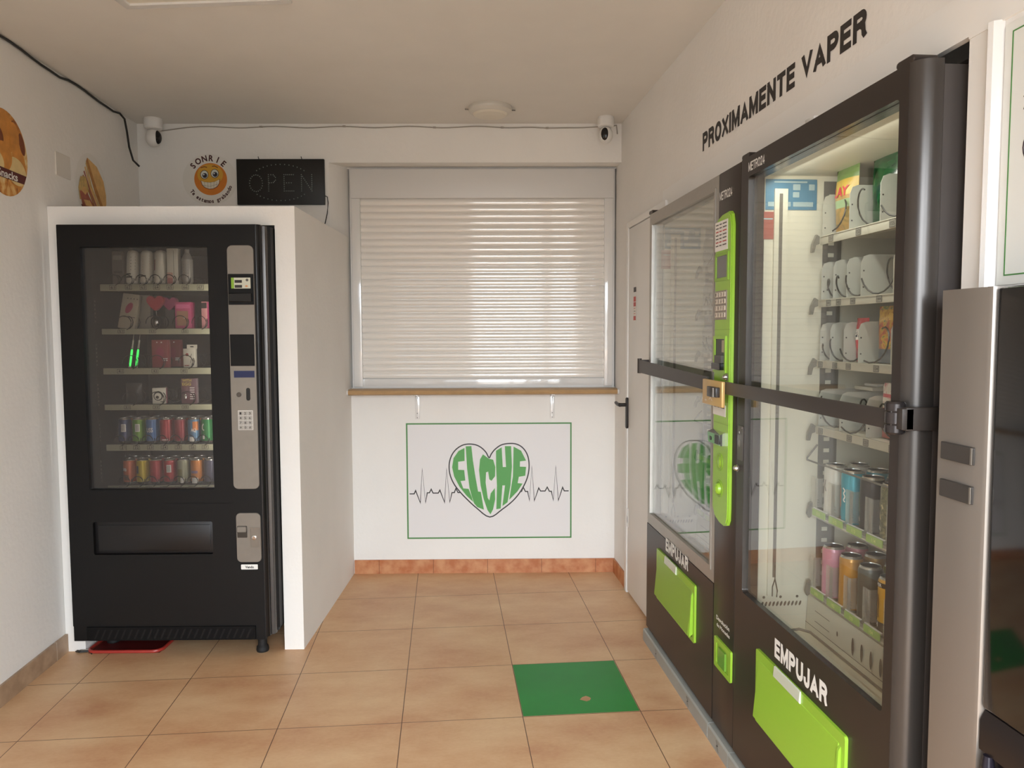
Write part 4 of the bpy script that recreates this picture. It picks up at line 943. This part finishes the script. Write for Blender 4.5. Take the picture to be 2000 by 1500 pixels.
    m = MB(); m.tube([(.12, .10, .51), (.12, .16, .515), (.14, .185, .512), (.70, .185, .512)], .004, LINEG, 6); m.build('chute_rod', t)
    # stickers on the far inner wall
    m = MB(); m.T = Matrix.Translation((.0468, 0, 0)) @ Matrix.Rotation(math.radians(90), 4, 'Z') @ Matrix.Scale(1, 4)
    Q = lambda a_, b_: (a_, b_)
    BL = mat('blue_sticker', '4E7F9B', .5); LB = mat('pale_print', '9FB4B8', .5)
    m.plate(.058, .222, 1.812, 1.905, -.0015 * 0 - .0012, 0, .002, BL)
    m.plate(.085, .19, 1.894, 1.899, -.002, 0, .001, LB); m.plate(.145, .168, 1.872, 1.890, -.002, 0, .001, LB); m.plate(.145, .165, 1.850, 1.866, -.002, 0, .001, LB); m.plate(.196, .214, 1.872, 1.890, -.002, 0, .001, LB)
    m.plate(.066, .138, 1.822, 1.836, -.002, 0, .001, LB); m.plate(.146, .210, 1.822, 1.836, -.002, 0, .001, LB)
    m.build('blue_sticker', t)
    m = MB(); m.T = Matrix.Translation((.0468, 0, 0)) @ Matrix.Rotation(math.radians(90), 4, 'Z')
    m.plate(.042, .092, 1.722, 1.806, -.0012, 0, .002, mat('red_sticker', 'A0584E', .5)); m.plate(.052, .082, 1.782, 1.786, -.002, 0, .001, LB); m.build('red_sticker', t)
    m = MB(); m.tube([(.060, .106, .70), (.060, .106, .655), (.056, .100, .63), (.060, .098, .600)], .0018, COILM, 6); m.tube([(.060, .106, .655), (.066, .112, .62), (.062, .112, .598)], .0018, COILM, 6); m.build('sensor_wire', t)
    # trays
    for k_, (z0, z1) in enumerate(TR_Z):
        m = MB(); R1 = w_ - .05
        m.box(.090, R1, .215, .219, z0, z1, TRAYM, .0008); m.box(.090, R1, .213, .220, z1 - .003, z1, TRAYM); m.box(.090, R1, .219, .66, z1 - .004, z1 - .002, LINER)
        for x, s_ in zip(TAGX[k_], NUM[k_]):
            m.plate(x - .012, x + .012, z0 + .003, z1 - .004, .2135, .215, .001, mat('tag_grey', '8E8B7F', .5)); m.line([(x - .012, z0 + .003), (x + .012, z0 + .003), (x + .012, z1 - .004), (x - .012, z1 - .004)], .0014, .2133, TXTK, closed=True)
            m.text(s_, x - .009, x + .009, z0 + .007, z1 - .008, .2132, TXTK, bold=.01)
        tr = m.build('tray', t)
        m = MB(); m.prism([(.214, z1), (.205, z1 + .006), (.192, z0 + .002), (.190, z0 - .022), (.198, z0 - .022), (.203, z0), (.214, z0 + .004)], 'x', .076, .088, mat('latch_grey', '77746A', .45)); m.build('latch', tr)
        for x in DIVX[k_]:
            if x > w_ - .05: continue
            h = .125 if k_ == 0 else .115
            m = MB(); P = [(.219, z1), (.219, z1 + h * .80), (.226, z1 + h * .95), (.242, z1 + h), (.66, z1 + h), (.66, z1)]
            m.prism(P, 'x', x, x + .0015, DIVM)
            for zz in (.025, .070): m.T = Matrix.Translation((x - .0004, 0, 0)) @ Matrix.Rotation(math.radians(90), 4, 'Z'); m.disc(.226, z1 + zz, .0024, .0024, 0, TXTK, 8); m.T = Matrix.Translation((x + .0019, 0, 0)) @ Matrix.Rotation(math.radians(90), 4, 'Z'); m.disc(.226, z1 + zz, .0024, .0024, 0, TXTK, 8); m.T = None
            m.build('divider', tr)
        for a_, b_ in zip(DIVX[k_], DIVX[k_][1:]):
            if b_ > w_ - .04: continue
            cx = (a_ + b_) / 2; R = min(.048, (b_ - a_) / 2 - .007)
            m = MB(); m.helix(cx, z1 + R + .003, R, .205, .62, 6.5 if R < .04 else 5.5, COILM, .0024, ph=math.pi * (1.1 + .35 * k_ + a_ * 5), n=16); m.build('coil', tr)
    for k_, z in enumerate(CAN_Z):
        m = MB(); m.box(.088, w_ - .05, .208, .60, z - .004, z, LINER); m.box(.088, w_ - .05, .204, .209, z - .006, z + .022, CLEARP)
        for i in range(7):
            x = .092 + i * .1
            if x + .08 > w_ - .05: break
            m.plate(x + .012, x + .088, z, z + .020, .2015, .204, .001, mat('green_label', '9CB86A', .5)); m.text('%d' % (101 + i + (10 if k_ == 0 else 0)), x + .040, x + .058, z + .005, z + .015, .2012, mat('label_yellow', 'D9DF8C', .5), bold=.01)
            m.box(x + .010, x + .09, .205, .2095, z + .020, z + .023, PVC)
        tr = m.build('can_shelf', t)
        for i in range(8):
            x = .088 + i * .1
            if x > w_ - .08: break
            m = MB(); m.box(x, x + .036, .206, .209, z + .022, z + .118, CLEARP, .0008); m.box(x + .016, x + .0185, .209, .34, z + .022, z + .112, CLEARP)
            for q in (.034, .044, .052): m.line([(x + .038, z + q), (x + .05, z + q)], .0012, .2058, TXTD)
            m.build('clear_divider', tr)
        m = MB(); m.prism([(.212, z + .035), (.202, z + .03), (.196, z - .002), (.202, z - .016), (.21, z - .010)], 'x', .074, .084, mat('latch_grey', '77746A', .45)); m.build('latch', tr)
        if k_ == 0:
            m = MB(); m.tube([(.082, .225, z + .215), (.078, .195, z + .175), (.082, .192, z + .168), (w_ - .06, .196, z + .168)], .0028, LINEG, 6); m.build('can_bar', tr)
    return t
far_m = big_machine(-1.140, .870, 'far tall vending machine with aluminium framed glass, next to the white door', ALU, False)
near_m = big_machine(-2.208, .892, 'near tall vending machine with dark brown framed glass full of snacks and tall cans', BRN, True)

# payment column between them
t = empty('payment_column', (1.10, -2.016, 0), AR); tag(t, 'narrow dark column with a lime green payment panel between the two tall machines', 'payment terminal')
CW = .188
m = MB(); m.box(0, CW, .0, .70, .070, 1.968, BRN, .002); m.build('body', t); plinth(t, 0, CW)
m = MB(); block_text(m, 'METRO24', .006, .118, 1.877, 1.905, -.0006, TXTW, t=.17, gap=.07); m.text('h', .124, .135, 1.886, 1.905, -.0006, TXTD); m.line([(.123, 1.880), (.138, 1.880)], .0015, -.0006, TXTD)
m.text('Devolución', .030, .150, .447, .462, -.0006, TXTW, bold=.02); m.text('de Monedas', .034, .154, .424, .437, -.0006, TXTW, bold=.02); m.build('lettering', t, smooth=False)
P = [(.010, .835), (.030, .808), (.070, .796), (.110, .793), (.135, .800), (.148, .820), (.150, .86), (.150, 1.78), (.140, 1.815), (.125, 1.826), (.06, 1.822), (.02, 1.812), (.008, 1.80)]
m = MB(); m.prism(P, 'y', -.010, .0, GRN)
m.prism([(a * .95 + .003, 1.31 + (b - 1.31) * .988) for a, b in P], 'y', -.013, -.010, GRN)
for z in (1.445, 1.133): m.line([(.010, z), (.148, z)], .003, -.0133, GRND)
gp = m.build('green_panel', t)
def notice(name, x0, x1, z0, z1, rows, cols):
    m = MB(); m.plate(x0, x1, z0, z1, -.0142, -.0132, .001, PAPER)
    for i in range(rows):
        z = z1 - .010 - i * (z1 - z0 - .016) / max(1, rows); L_ = [0, .28, .40, .75, .8]
        for a_, b_ in ((.08, .30), (.36, .55), (.62, .92)): m.line([(x0 + (x1 - x0) * a_, z), (x0 + (x1 - x0) * b_, z)], .0040, -.0145, cols[i % len(cols)])
    return m.build(name, gp)
notice('notice', .004, .118, 1.706, 1.803, 7, [TXTD, TXTD, REDP]); 
notice('small_notice', .006, .122, 1.158, 1.196, 1, [TXTD])
m = MB(); m.ring((.012, .130, 1.606, 1.698), (.024, .120, 1.616, 1.688), -.0165, -.0120, GRND, .002, .002); m.box(.022, .122, -.0138, -.0130, 1.612, 1.69, mat('screen_grey', '6B6A68', .2)); m.build('screen', gp)
m = MB(); m.plate(.016, .120, 1.478, 1.574, -.0155, -.0130, .002, mat('keypad_grey', '8F8478', .4), .001)
for i in range(16):
    x = .022 + (i % 4) * .024; z = 1.553 - (i // 4) * .0225; m.plate(x, x + .018, z, z + .016, -.0185, -.0155, .002, mat('key_light', 'C4B8A8', .4), .0008)
    m.text('123A456B789C*0#D'[i], x + .006, x + .013, z + .003, z + .013, -.0188, TXTK, bold=.01)
m.build('keypad', gp)
m = MB(); m.ring((.012, .122, 1.302, 1.424), (.026, .112, 1.312, 1.414), -.0180, -.0120, GRN, .002, .002); m.box(.024, .114, -.0145, -.0130, 1.31, 1.418, mat('slot_black', '121111', .3)); m.plate(.034, .112, 1.312, 1.335, -.0330, -.0140, .003, BLKG, .002); m.box(.05, .11, -.0280, -.0140, 1.335, 1.36, mat('slot_grey', '4A4643', .4)); m.box(.085, .105, -.0160, -.0140, 1.37, 1.41, mat('note_print', 'A79B84', .5)); m.build('card_reader', gp)
m = MB(); m.prism([(-.0130, 1.062), (-.0280, 1.062), (-.0320, 1.098), (-.0130, 1.106)], 'x', .004, .120, CHROME); m.disc(.03, 1.082, .010, .012, -.0305, mat('hole_dark', '2A2827', .4), 14); m.box(.075, .112, -.0325, -.0300, 1.066, 1.096, mat('hole_dark', '2A2827', .4)); m.build('coin_slot', gp)
for cz, nm in ((1.002, 'upper'), (.912, 'lower')):
    m = MB(); m.lathe([(.030, -.0130), (.030, -.0150), (.024, -.0150), (.022, -.0135)], GRND, cx=.072, cz=cz, n=26, axis='y')
    m.lathe([(.020, -.0135), (.017, -.0230), (.009, -.0280), (.001, -.0290)] if nm == 'lower' else [(.021, -.0135), (.012, -.0170), (.001, -.0180)], GRN, cx=.072, cz=cz, n=26, axis='y'); m.build('button_dome', gp)
m = MB(); m.ring((.030, .180, .285, .390), (.050, .162, .302, .373), -.007, 0, GRN, .006, .006); m.box(.05, .16, -.004, -.001, .30, .375, GRND); m.box(.075, .135, -.010, -.004, .305, .365, mat('green_clear', '6E9A3A', .15)); m.build('coin_tray', t)

# security bars, lock plate
BAR = mat('dark_flat_bar', '3D3733', .4, metal=.2)
t = empty('security_bar', (1.10, -1.10, 1.25), AR); tag(t, 'dark flat security bar across the far tall machine', 'security bar')
m = MB(); m.prism([(0, .062), (0, .004), (.925, -.012), (.925, .034)], 'y', -.036, -.030, BAR); m.build('bar', t)
m = MB(); m.box(-.01, .012, -.036, .07, .004, .062, BAR, .002); m.lathe([(.010, .0), (.010, .068)], BAR, cx=-.002, cy=-.030, n=14); m.build('hinge', t)
t = empty('security_bar', (1.10, -2.19, 1.25), AR); tag(t, 'dark flat security bar across the near tall machine, hinged at its right edge', 'security bar')
m = MB(); m.box(-.012, .905, -.036, -.030, -.012, .028, BAR, .001); m.box(-.015, .0, -.046, -.030, -.010, .026, BAR, .002); m.build('bar', t)
m = MB()
m.lathe([(.017, -.022), (.020, -.018), (.020, -.004), (.0185, -.002), (.020, 0), (.020, .022), (.0185, .024), (.020, .026), (.020, .040), (.017, .044)], mat('hinge_satin', '3A3534', .22, metal=.5), cx=.893, cy=-.020, n=24)
m.build('hinge', t)
m = MB(); m.box(.905, .93, -.02, .06, -.012, .034, BAR, .002); m.box(.893, .93, -.028, -.004, -.010, .032, BAR, .001); m.build('hinge_leaf', t)
t = empty('lock_block', (1.10, -2.016, 1.238), AR); tag(t, 'brass lock block with a dark hasp holding the two security bars', 'lock')
m = MB(); m.box(-.006, .176, -.048, -.036, -.044, .040, BRASS, .003); m.line([(.02, -.03), (.04, -.03)], .002, -.0484, TXTW); m.line([(.06, -.026), (.075, -.018), (.09, -.028)], .002, -.0484, TXTW); m.line([(.028, -.022), (.028, -.034)], .002, -.0484, TXTW); m.build('body', t)
m = MB(); m.box(.070, .126, -.060, -.048, -.014, .020, mat('hasp_dark', '2B2522', .35), .002); m.lathe([(.008, 0), (.008, .030)], CHROME, cx=.134, cy=-.056, cz=-.012, n=14); m.box(.140, .160, -.062, -.046, -.012, .020, mat('hasp_dark', '2B2522', .35), .002); m.build('hasp', t)
def knob(y, z, label):
    m = MB(); m.lathe([(.009, 0), (.010, -.004), (.008, -.010), (.004, -.014), (.001, -.015)], CHROME, n=18, axis='y'); m.lathe([(.012, 0), (.012, -.002)], STEEL, n=18, axis='y'); o = m.build('lock_cylinder', near_m if 'door' in label else gp); return o
o = knob(0, 0, 'door'); o.location = (-.0 + .006, -.0005, 1.003)
o = knob(0, 0, 'panel'); o.location = (.128, -.0135, 1.290)
m = MB(); m.plate(.004, .048, 1.032, 1.142, -.002, 0, .003, mat('lockplate_dark', '5A5450', .35, metal=.5), .0006); m.disc(.022, 1.120, .004, .004, -.0024, CHROME, 12); m.disc(.022, 1.085, .008, .012, -.0024, STEEL, 14); m.disc(.042, 1.136, .002, .002, -.0024, CHROME, 8); m.build('lock_plate', near_m)

# small white adapter on top of the near machine
t = empty('junction_box', (1.16, -2.455, 1.955), AR); 
m = MB(); m.box(-.0, .13, 0, .05, 0, .03, mat('white_plastic', 'E2DFDA', .35), .003); m.box(.05, .10, .002, .05, .03, .052, PVC, .003)
bpy.data.objects.remove(t); o = m.build('junction_box', loc=(1.155, -2.455, 1.9605), rz=AR); tag(o, 'small white junction box lying on top of the near tall machine', 'junction box')

# ------------------------------------------------------------------ goods in the near machine
def nl(x, y, z): return (1.10 + y, -2.208 - x, z)
GN = 'snack packs in the near tall machine'
CHIP = blotch('chips_bag_print', ['7A6A3A', 'A8874A', '9A5E38'], 22, .35); DG = blotch('dark_green_foil', ['08200F', '124A24', '0A2818'], 14, .15)
GOLD = blotch('gold_foil', ['B98A2C', 'D9B04A', 'A05A2A'], 30, .25); REDB = mat('red_foil', 'C23340', .3); CLR = mat('clear_wrap', 'B9B6A8', .2); GUM = blotch('gummy_print', ['4E6E2E', 'C9A033', 'B4502B', '3E3A36'], 34, .3)
ORB = blotch('orange_print', ['C2703A', '8E4A2A', 'D99A5A'], 24, .35); NUT = blotch('nut_print', ['A98A6A', '7A4A3A', 'C9B79A'], 26, .4); DKB = blotch('dark_wrap', ['3A3434', '4E4A4E', '7A5A44'], 24, .3)
zt = [b + .001 for a, b in TR_Z]
pouch(nl(.170, .232, zt[0]), AR, 'yellow and orange crisp bag at the far end of the top tray', 'bag', GN, .125, .190, .045, CHIP, bands=[(.80, 1, mat('leaf_green', '5F7A3C', .35)), (.58, .80, mat('sun_yellow', 'B99A3A', .35)), (.38, .50, mat('pale_leaf', '8FA57A', .35))], text='LAYO'[:3], tcol=REDB)
for i, (x, y) in enumerate(((.32, .262), (.34, .34))):
    pouch(nl(x, y, zt[0]), AR, 'dark green foil bag in the second lane of the top tray, %s' % ('in front' if i == 0 else 'behind'), 'bag', GN, .135, .195, .045, DG)
pouch(nl(.475, .25, zt[0]), AR, 'dark green bag with a maroon edge in the third lane of the top tray', 'bag', GN, .135, .205, .045, DG, bands=[(.0, .3, mat('maroon_foil', '4A2530', .3))])
pouch(nl(.62, .25, zt[0]), AR, 'orange printed bag in the fourth lane of the top tray', 'bag', GN, .12, .18, .045, ORB)
def bar(loc, label, mt, mt2=None, h=.075, w_=.05):
    return pouch(loc, AR, label, 'snack bar', GN, w_, h, .018, mt, bands=[(.3, .55, mt2)] if mt2 else (), name='snack_bar')
bar(nl(.130, .30, zt[1]), 'beige nut bar in the first lane of the second tray', NUT); bar(nl(.203, .30, zt[1]), 'speckled brown and pink bar in the second lane of the second tray', DKB, mat('pale_pink', 'D4A79A', .5), h=.09)
bar(nl(.278, .42, zt[1]), 'beige bar far back in the third lane of the second tray', NUT); pouch(nl(.425, .27, zt[1]), AR, 'grey foil bag beside the wide empty lane of the second tray', 'bag', GN, .075, .135, .03, mat('grey_foil', '6E6A68', .25), bands=[(0, .35, DKB)])
pouch(nl(.54, .24, zt[1]), AR, 'gold foil bag in the fifth lane of the second tray', 'bag', GN, .12, .12, .04, GOLD)
bar(nl(.125, .245, zt[2]), 'pale orange biscuit pack in the first lane of the third tray', ORB, CLR, h=.085); pouch(nl(.193, .36, zt[2]), AR, 'orange and brown pack standing behind in the second lane of the third tray', 'bag', GN, .062, .150, .03, ORB)
pouch(nl(.262, .246, zt[2]), AR, 'red pack with a white band lettered PRI in the third lane of the third tray', 'bag', GN, .062, .125, .028, REDB, bands=[(.48, .56, TXTW), (.56, .70, mat('dark_band', '3A3F52', .4)), (.70, .76, TXTW), (0, .3, mat('dark_pink', 'A8343F', .3))], text='PRI', tcol=TXTW)
pouch(nl(.30, .34, zt[2]), AR, 'clear and red wrapped pack behind the red one in the third tray', 'bag', GN, .09, .145, .035, CLR, bands=[(.75, .9, REDB)])
pouch(nl(.392, .250, zt[2]), AR, 'colourful gummy sweets bag in the wide lane of the third tray', 'bag', GN, .135, .155, .04, GUM, bands=[(.78, .92, GOLD), (.0, .22, mat('blue_grey_foil', '5E6670', .3))])
pouch(nl(.40, .33, zt[2]), AR, 'second gummy sweets bag behind the colourful one', 'bag', GN, .135, .160, .04, GUM, bands=[(.75, .92, GOLD)])
pouch(nl(.54, .25, zt[2]), AR, 'dark wrapped sweets bag in the fifth lane of the third tray', 'bag', GN, .13, .14, .04, DKB)
pouch(nl(.155, .30, zt[3]), AR, 'dark printed pouch in the first lane of the fourth tray', 'bag', GN, .08, .075, .03, DKB)
WR = blotch('white_red_print', ['DAD4C6', 'E4DED2', 'BB4048'], 30, .35)
pouch(nl(.29, .27, zt[3]), AR, 'dark grey pouch with white lettering in the second lane of the fourth tray', 'bag', GN, .10, .08, .03, DKB, bands=[(.4, .6, TXTW)])
pouch(nl(.425, .245, zt[3]), AR, 'white bag with red zigzag print and a red heart in the fourth tray', 'bag', GN, .12, .150, .035, WR, bands=[(.30, .55, REDB), (.72, .8, REDB), (0, .28, mat('cherry_side', 'B3564E', .35))])
for i, x in enumerate((.20, .33)):
    m = MB(); m.box(-.05, .05, 0, .16, 0, .012, CLR, .004); m.box(-.03, .04, .02, .12, .012, .02, mat('wrap_white', 'D8D5CB', .3), .003)
    o = m.build('flat_pack'); o.location = nl(x, .30 + .05 * i, zt[3] + .116); o.rotation_euler = (0, 0, AR + .1 * i); tag(o, 'clear flat wrapped pack resting on the dividers of the fourth tray, %s one' % ('far' if i == 0 else 'near'), 'pack', GN)
CG_ = 'tall cans in the near tall machine'
def claw(m, R, H_, mt, x=0, z0=.07, sc_=1):
    for dx, l in ((-.007, .050), (0, .058), (.007, .052)):
        wline(m, R, [(x + dx * sc_ - .002, z0 + l * sc_), (x + dx * sc_ + .0015, z0 + l * .65 * sc_), (x + dx * sc_ - .0005, z0 + l * .35 * sc_), (x + dx * sc_, z0)], .0028 * sc_, mt)
def tall(i, row, y, hx, label, marks=None, lid=None, me=.3, H_=.165, body=None):
    return can(nl(.158 + .1 * i, y, CAN_Z[row] + .0005), AR, label, CG_, body or C(hx, .3, me), R=.0325, Hh=H_, marks=marks)
GC = mat('claw_green', '8FBF5A', .4); 
def m_white(m, R, H_): wline(m, R, [(-.006, .12), (-.010, .105), (-.004, .09), (-.008, .07), (-.006, .045)], .004, TXTD); wline(m, R, [(.004, .12), (.0, .10), (.006, .085)], .003, TXTD); m.disc(0, 0, .0001, .0001, 0, TXTD, 4)
def m_blue(m, R, H_): wpatch(m, R, -.03, -.006, .058, .112, mat('or_patch', 'D9803A', .35)); wpatch(m, R, -.03, -.006, .0, .03, mat('rd_patch', 'A8443A', .35)); wline(m, R, [(.004, .115), (.012, .108), (.006, .10), (.012, .09), (.006, .08), (.012, .075)], .004, TXTW)
def m_blk(m, R, H_): claw(m, R, H_, GC, -.022, .065, 1.1); m.text('TER', -.028, -.004, .040, .050, 0, TXTW, bold=.02, fn=wrap(R)); 
def m_camo(m, R, H_): wpatch(m, R, -.034, -.026, .05, .115, mat('rose_patch', 'A84A55', .35)); m.text('TER', -.026, -.002, .040, .050, 0, TXTW, bold=.02, fn=wrap(R)); wline(m, R, [(-.018, .115), (-.012, .108), (-.018, .10)], .006, mat('bone', 'C9BD93', .5)); wline(m, R, [(-.02, .085), (-.01, .078), (-.004, .07)], .006, mat('bone', 'C9BD93', .5)); wline(m, R, [(-.002, .11), (.004, .10)], .006, mat('bone', 'C9BD93', .5))
CAMO = blotch('camo_can', ['2E2E26', '6A6A4E', '9A8F6A'], 45, .35)
tall(0, 0, .245, 'C9C7BD', 'white tall can with thin grey scrawl, first lane of the upper can shelf', m_white, me=.1)
tall(0, 0, .32, 'C9C7BD', 'white tall can behind the first, upper can shelf', me=.1)
tall(1, 0, .245, '3F9BAE', 'turquoise and orange tall can, second lane of the upper can shelf', m_blue)
tall(1, 0, .32, '3F9BAE', 'plain turquoise tall can behind the turquoise and orange one', None)
tall(2, 0, .245, '2C2A2A', 'black tall can with a green claw mark, third lane of the upper can shelf', m_blk)
tall(2, 0, .32, '3E3C3C', 'dark tall can behind the black one with the claw mark', None)
tall(3, 0, .245, '', 'camouflage patterned tall can, fourth lane of the upper can shelf', m_camo, body=CAMO)
tall(3, 0, .32, '', 'camouflage tall can behind the front one', None, body=CAMO)
tall(4, 0, .245, '4A5A3A', 'dull green tall can, fifth lane of the upper can shelf', lambda m, R, H_: claw(m, R, H_, TXTW, -.01))
tall(5, 0, .245, '6A2A2A', 'dark red tall can, sixth lane of the upper can shelf', lambda m, R, H_: claw(m, R, H_, TXTW, -.01))
def m_pink(m, R, H_): [wline(m, R, [(-.028 + .010 * i, .10), (-.022 + .010 * i, .112), (-.018 + .010 * i, .102)], .002, mat('rose_line', 'B87A8C', .5)) for i in range(3)]
def m_gold(m, R, H_): claw(m, R, H_, mat('claw_brown', '5E4426', .4), -.018, .07, 1.1); wpatch(m, R, -.030, -.006, .02, .04, mat('amber', 'A86A2A', .4))
def m_gry(m, R, H_): claw(m, R, H_, mat('claw_pale', 'A9B8A4', .4), -.026, .06, 1.1); m.text('TER', -.028, -.006, .036, .048, 0, TXTW, bold=.02, fn=wrap(R)); wpatch(m, R, -.034, .0, .008, .014, mat('olive_band', '8C8A3A', .4))
def m_yel(m, R, H_): wpatch(m, R, -.034, .034, .148, .1512, TXTK, n=14); wpatch(m, R, -.034, .034, .138, .151, TXTK, n=14); m.text('OVER', -.024, .008, .140, .149, 0, TXTW, bold=.03, fn=wrap(R, .0012)); claw(m, R, H_, TXTK, -.012, .055, 1.2); wpatch(m, R, -.034, .034, .012, .045, mat('foot_dark', '3A3830', .4), n=14); m.text('EH', -.024, -.004, .03, .043, 0, TXTW, bold=.02, fn=wrap(R, .0012))
tall(0, 1, .245, 'C98FA0', 'pink tall can, first lane of the lower can shelf', m_pink, me=.1)
tall(0, 1, .32, 'B87A84', 'dusky pink tall can behind the pink one', None, me=.1)
tall(1, 1, .245, 'C08A3A', 'gold tall can with a claw mark, second lane of the lower can shelf', m_gold)
tall(1, 1, .32, '9A7A3A', 'gold green tall can behind the gold one', None)
tall(2, 1, .245, '50544E', 'dark grey tall can with white letters TER, third lane of the lower can shelf', m_gry)
tall(2, 1, .32, '8A8F2E', 'olive yellow tall can behind the dark grey one', None)
tall(3, 1, .245, 'D2A02C', 'yellow tall can with a black claw and OVER on its rim, lower can shelf', m_yel, me=.1)
tall(3, 1, .32, '2E4A3A', 'dark green tall can behind the yellow one', None)
tall(4, 1, .245, '5A5A6A', 'slate tall can, fifth lane of the lower can shelf', lambda m, R, H_: claw(m, R, H_, GC, -.01))
tall(5, 1, .245, '2C2A2A', 'black tall can, sixth lane of the lower can shelf', lambda m, R, H_: claw(m, R, H_, GC, -.01))

# ------------------------------------------------------------------ machine at the right edge
t = empty('vending_machine', (1.10, -3.186, 0), AR); tag(t, 'silver edged vending machine with a black glass door at the right edge of the picture', 'vending machine')
SIDE = mat('silver_panel', '928A82', .32, metal=.6)
m = MB(); m.box(0, .80, .045, .70, .08, 1.505, BLK); m.box(.0, .80, -.0, .12, .04, .08, BLK); m.build('cabinet', t)
m = MB(); m.prism([(0, .05), (0, .003), (.004, 0), (.124, 0), (.131, .003), (.135, .012), (.135, .05)], 'z', .02, 1.511, SIDE); pn = m.build('side_panel', t)
for z in (1.214, 1.144):
    m = MB(); m.plate(.020, .105, z - .016, z + .016, -.006, .0, .002, mat('recess_handle', '3B3734', .4), .001); m.plate(.101, .105, z - .015, z + .015, -.0066, -.004, .001, STEEL); m.build('handle', pn)
m = MB(); m.box(.137, .80, .006, .045, .775, 1.508, BLKG, .004); m.build('glass_door', t)
m = MB(); m.prism([(.050, .70), (.004, .70), (.004, .752), (.012, .770), (.050, .774)], 'x', .137, .80, mat('dark_ledge', '231C1A', .3)); m.build('ledge', t)
m = MB(); m.box(.137, .80, .018, .045, .08, .70, mat('lower_door_dark', '221D1E', .3), .003)
m.build('lower_door', t)
for x in (.160, .22):
    m = MB(); m.lathe([(.011, .09), (.011, .68), (.008, .70)], mat('dark_pull', '2B2730', .2, metal=.4), cx=x, cy=.004, n=16); m.build('pull_bar', t)
for x in (.03, .76):
    m = MB(); m.lathe([(.022, 0), (.022, .02), (.012, .03), (.012, .05)], mat('rubber_black', '171514', .7), cx=x, cy=.06, n=16); m.build('foot', t)
# menu board on the white boarding
t = empty('menu_board', (XR - .0012, -3.228, 1.518), AR); tag(t, 'white menu board with a thin green border and handwriting at the upper right edge', 'poster')
m = MB(); m.plate(0, .9, 0, .462, -.0012, 0, .001, mat('menu_white', 'E2E2DC', .4)); m.build('sheet', t)
m = MB(); m.ring((.018, .882, .016, .446), (.0205, .8795, .0185, .4435), -.0018, -.0012, GRNB, .001, .001); m.build('border', t)
INK = mat('ink', '3A2A35', .5); m = MB()
m.line([(.082, .425), (.068, .422), (.060, .405), (.064, .390), (.075, .384)], .004, -.0018, INK)
m.line([(.052, .340), (.058, .352), (.066, .345), (.060, .320), (.052, .300)], .004, -.0018, INK); m.line([(.050, .322), (.062, .330), (.072, .345)], .003, -.0018, INK)
m.line([(.105 + .052 * math.cos(a), .235 + .040 * math.sin(a)) for a in [2 * math.pi * i / 28 for i in range(28)]], .003, -.0018, INK, closed=True)
m.text('D', .066, .078, .224, .246, -.0018, INK); m.text('e', .084, .096, .224, .240, -.0018, INK)
m.build('handwriting', t)
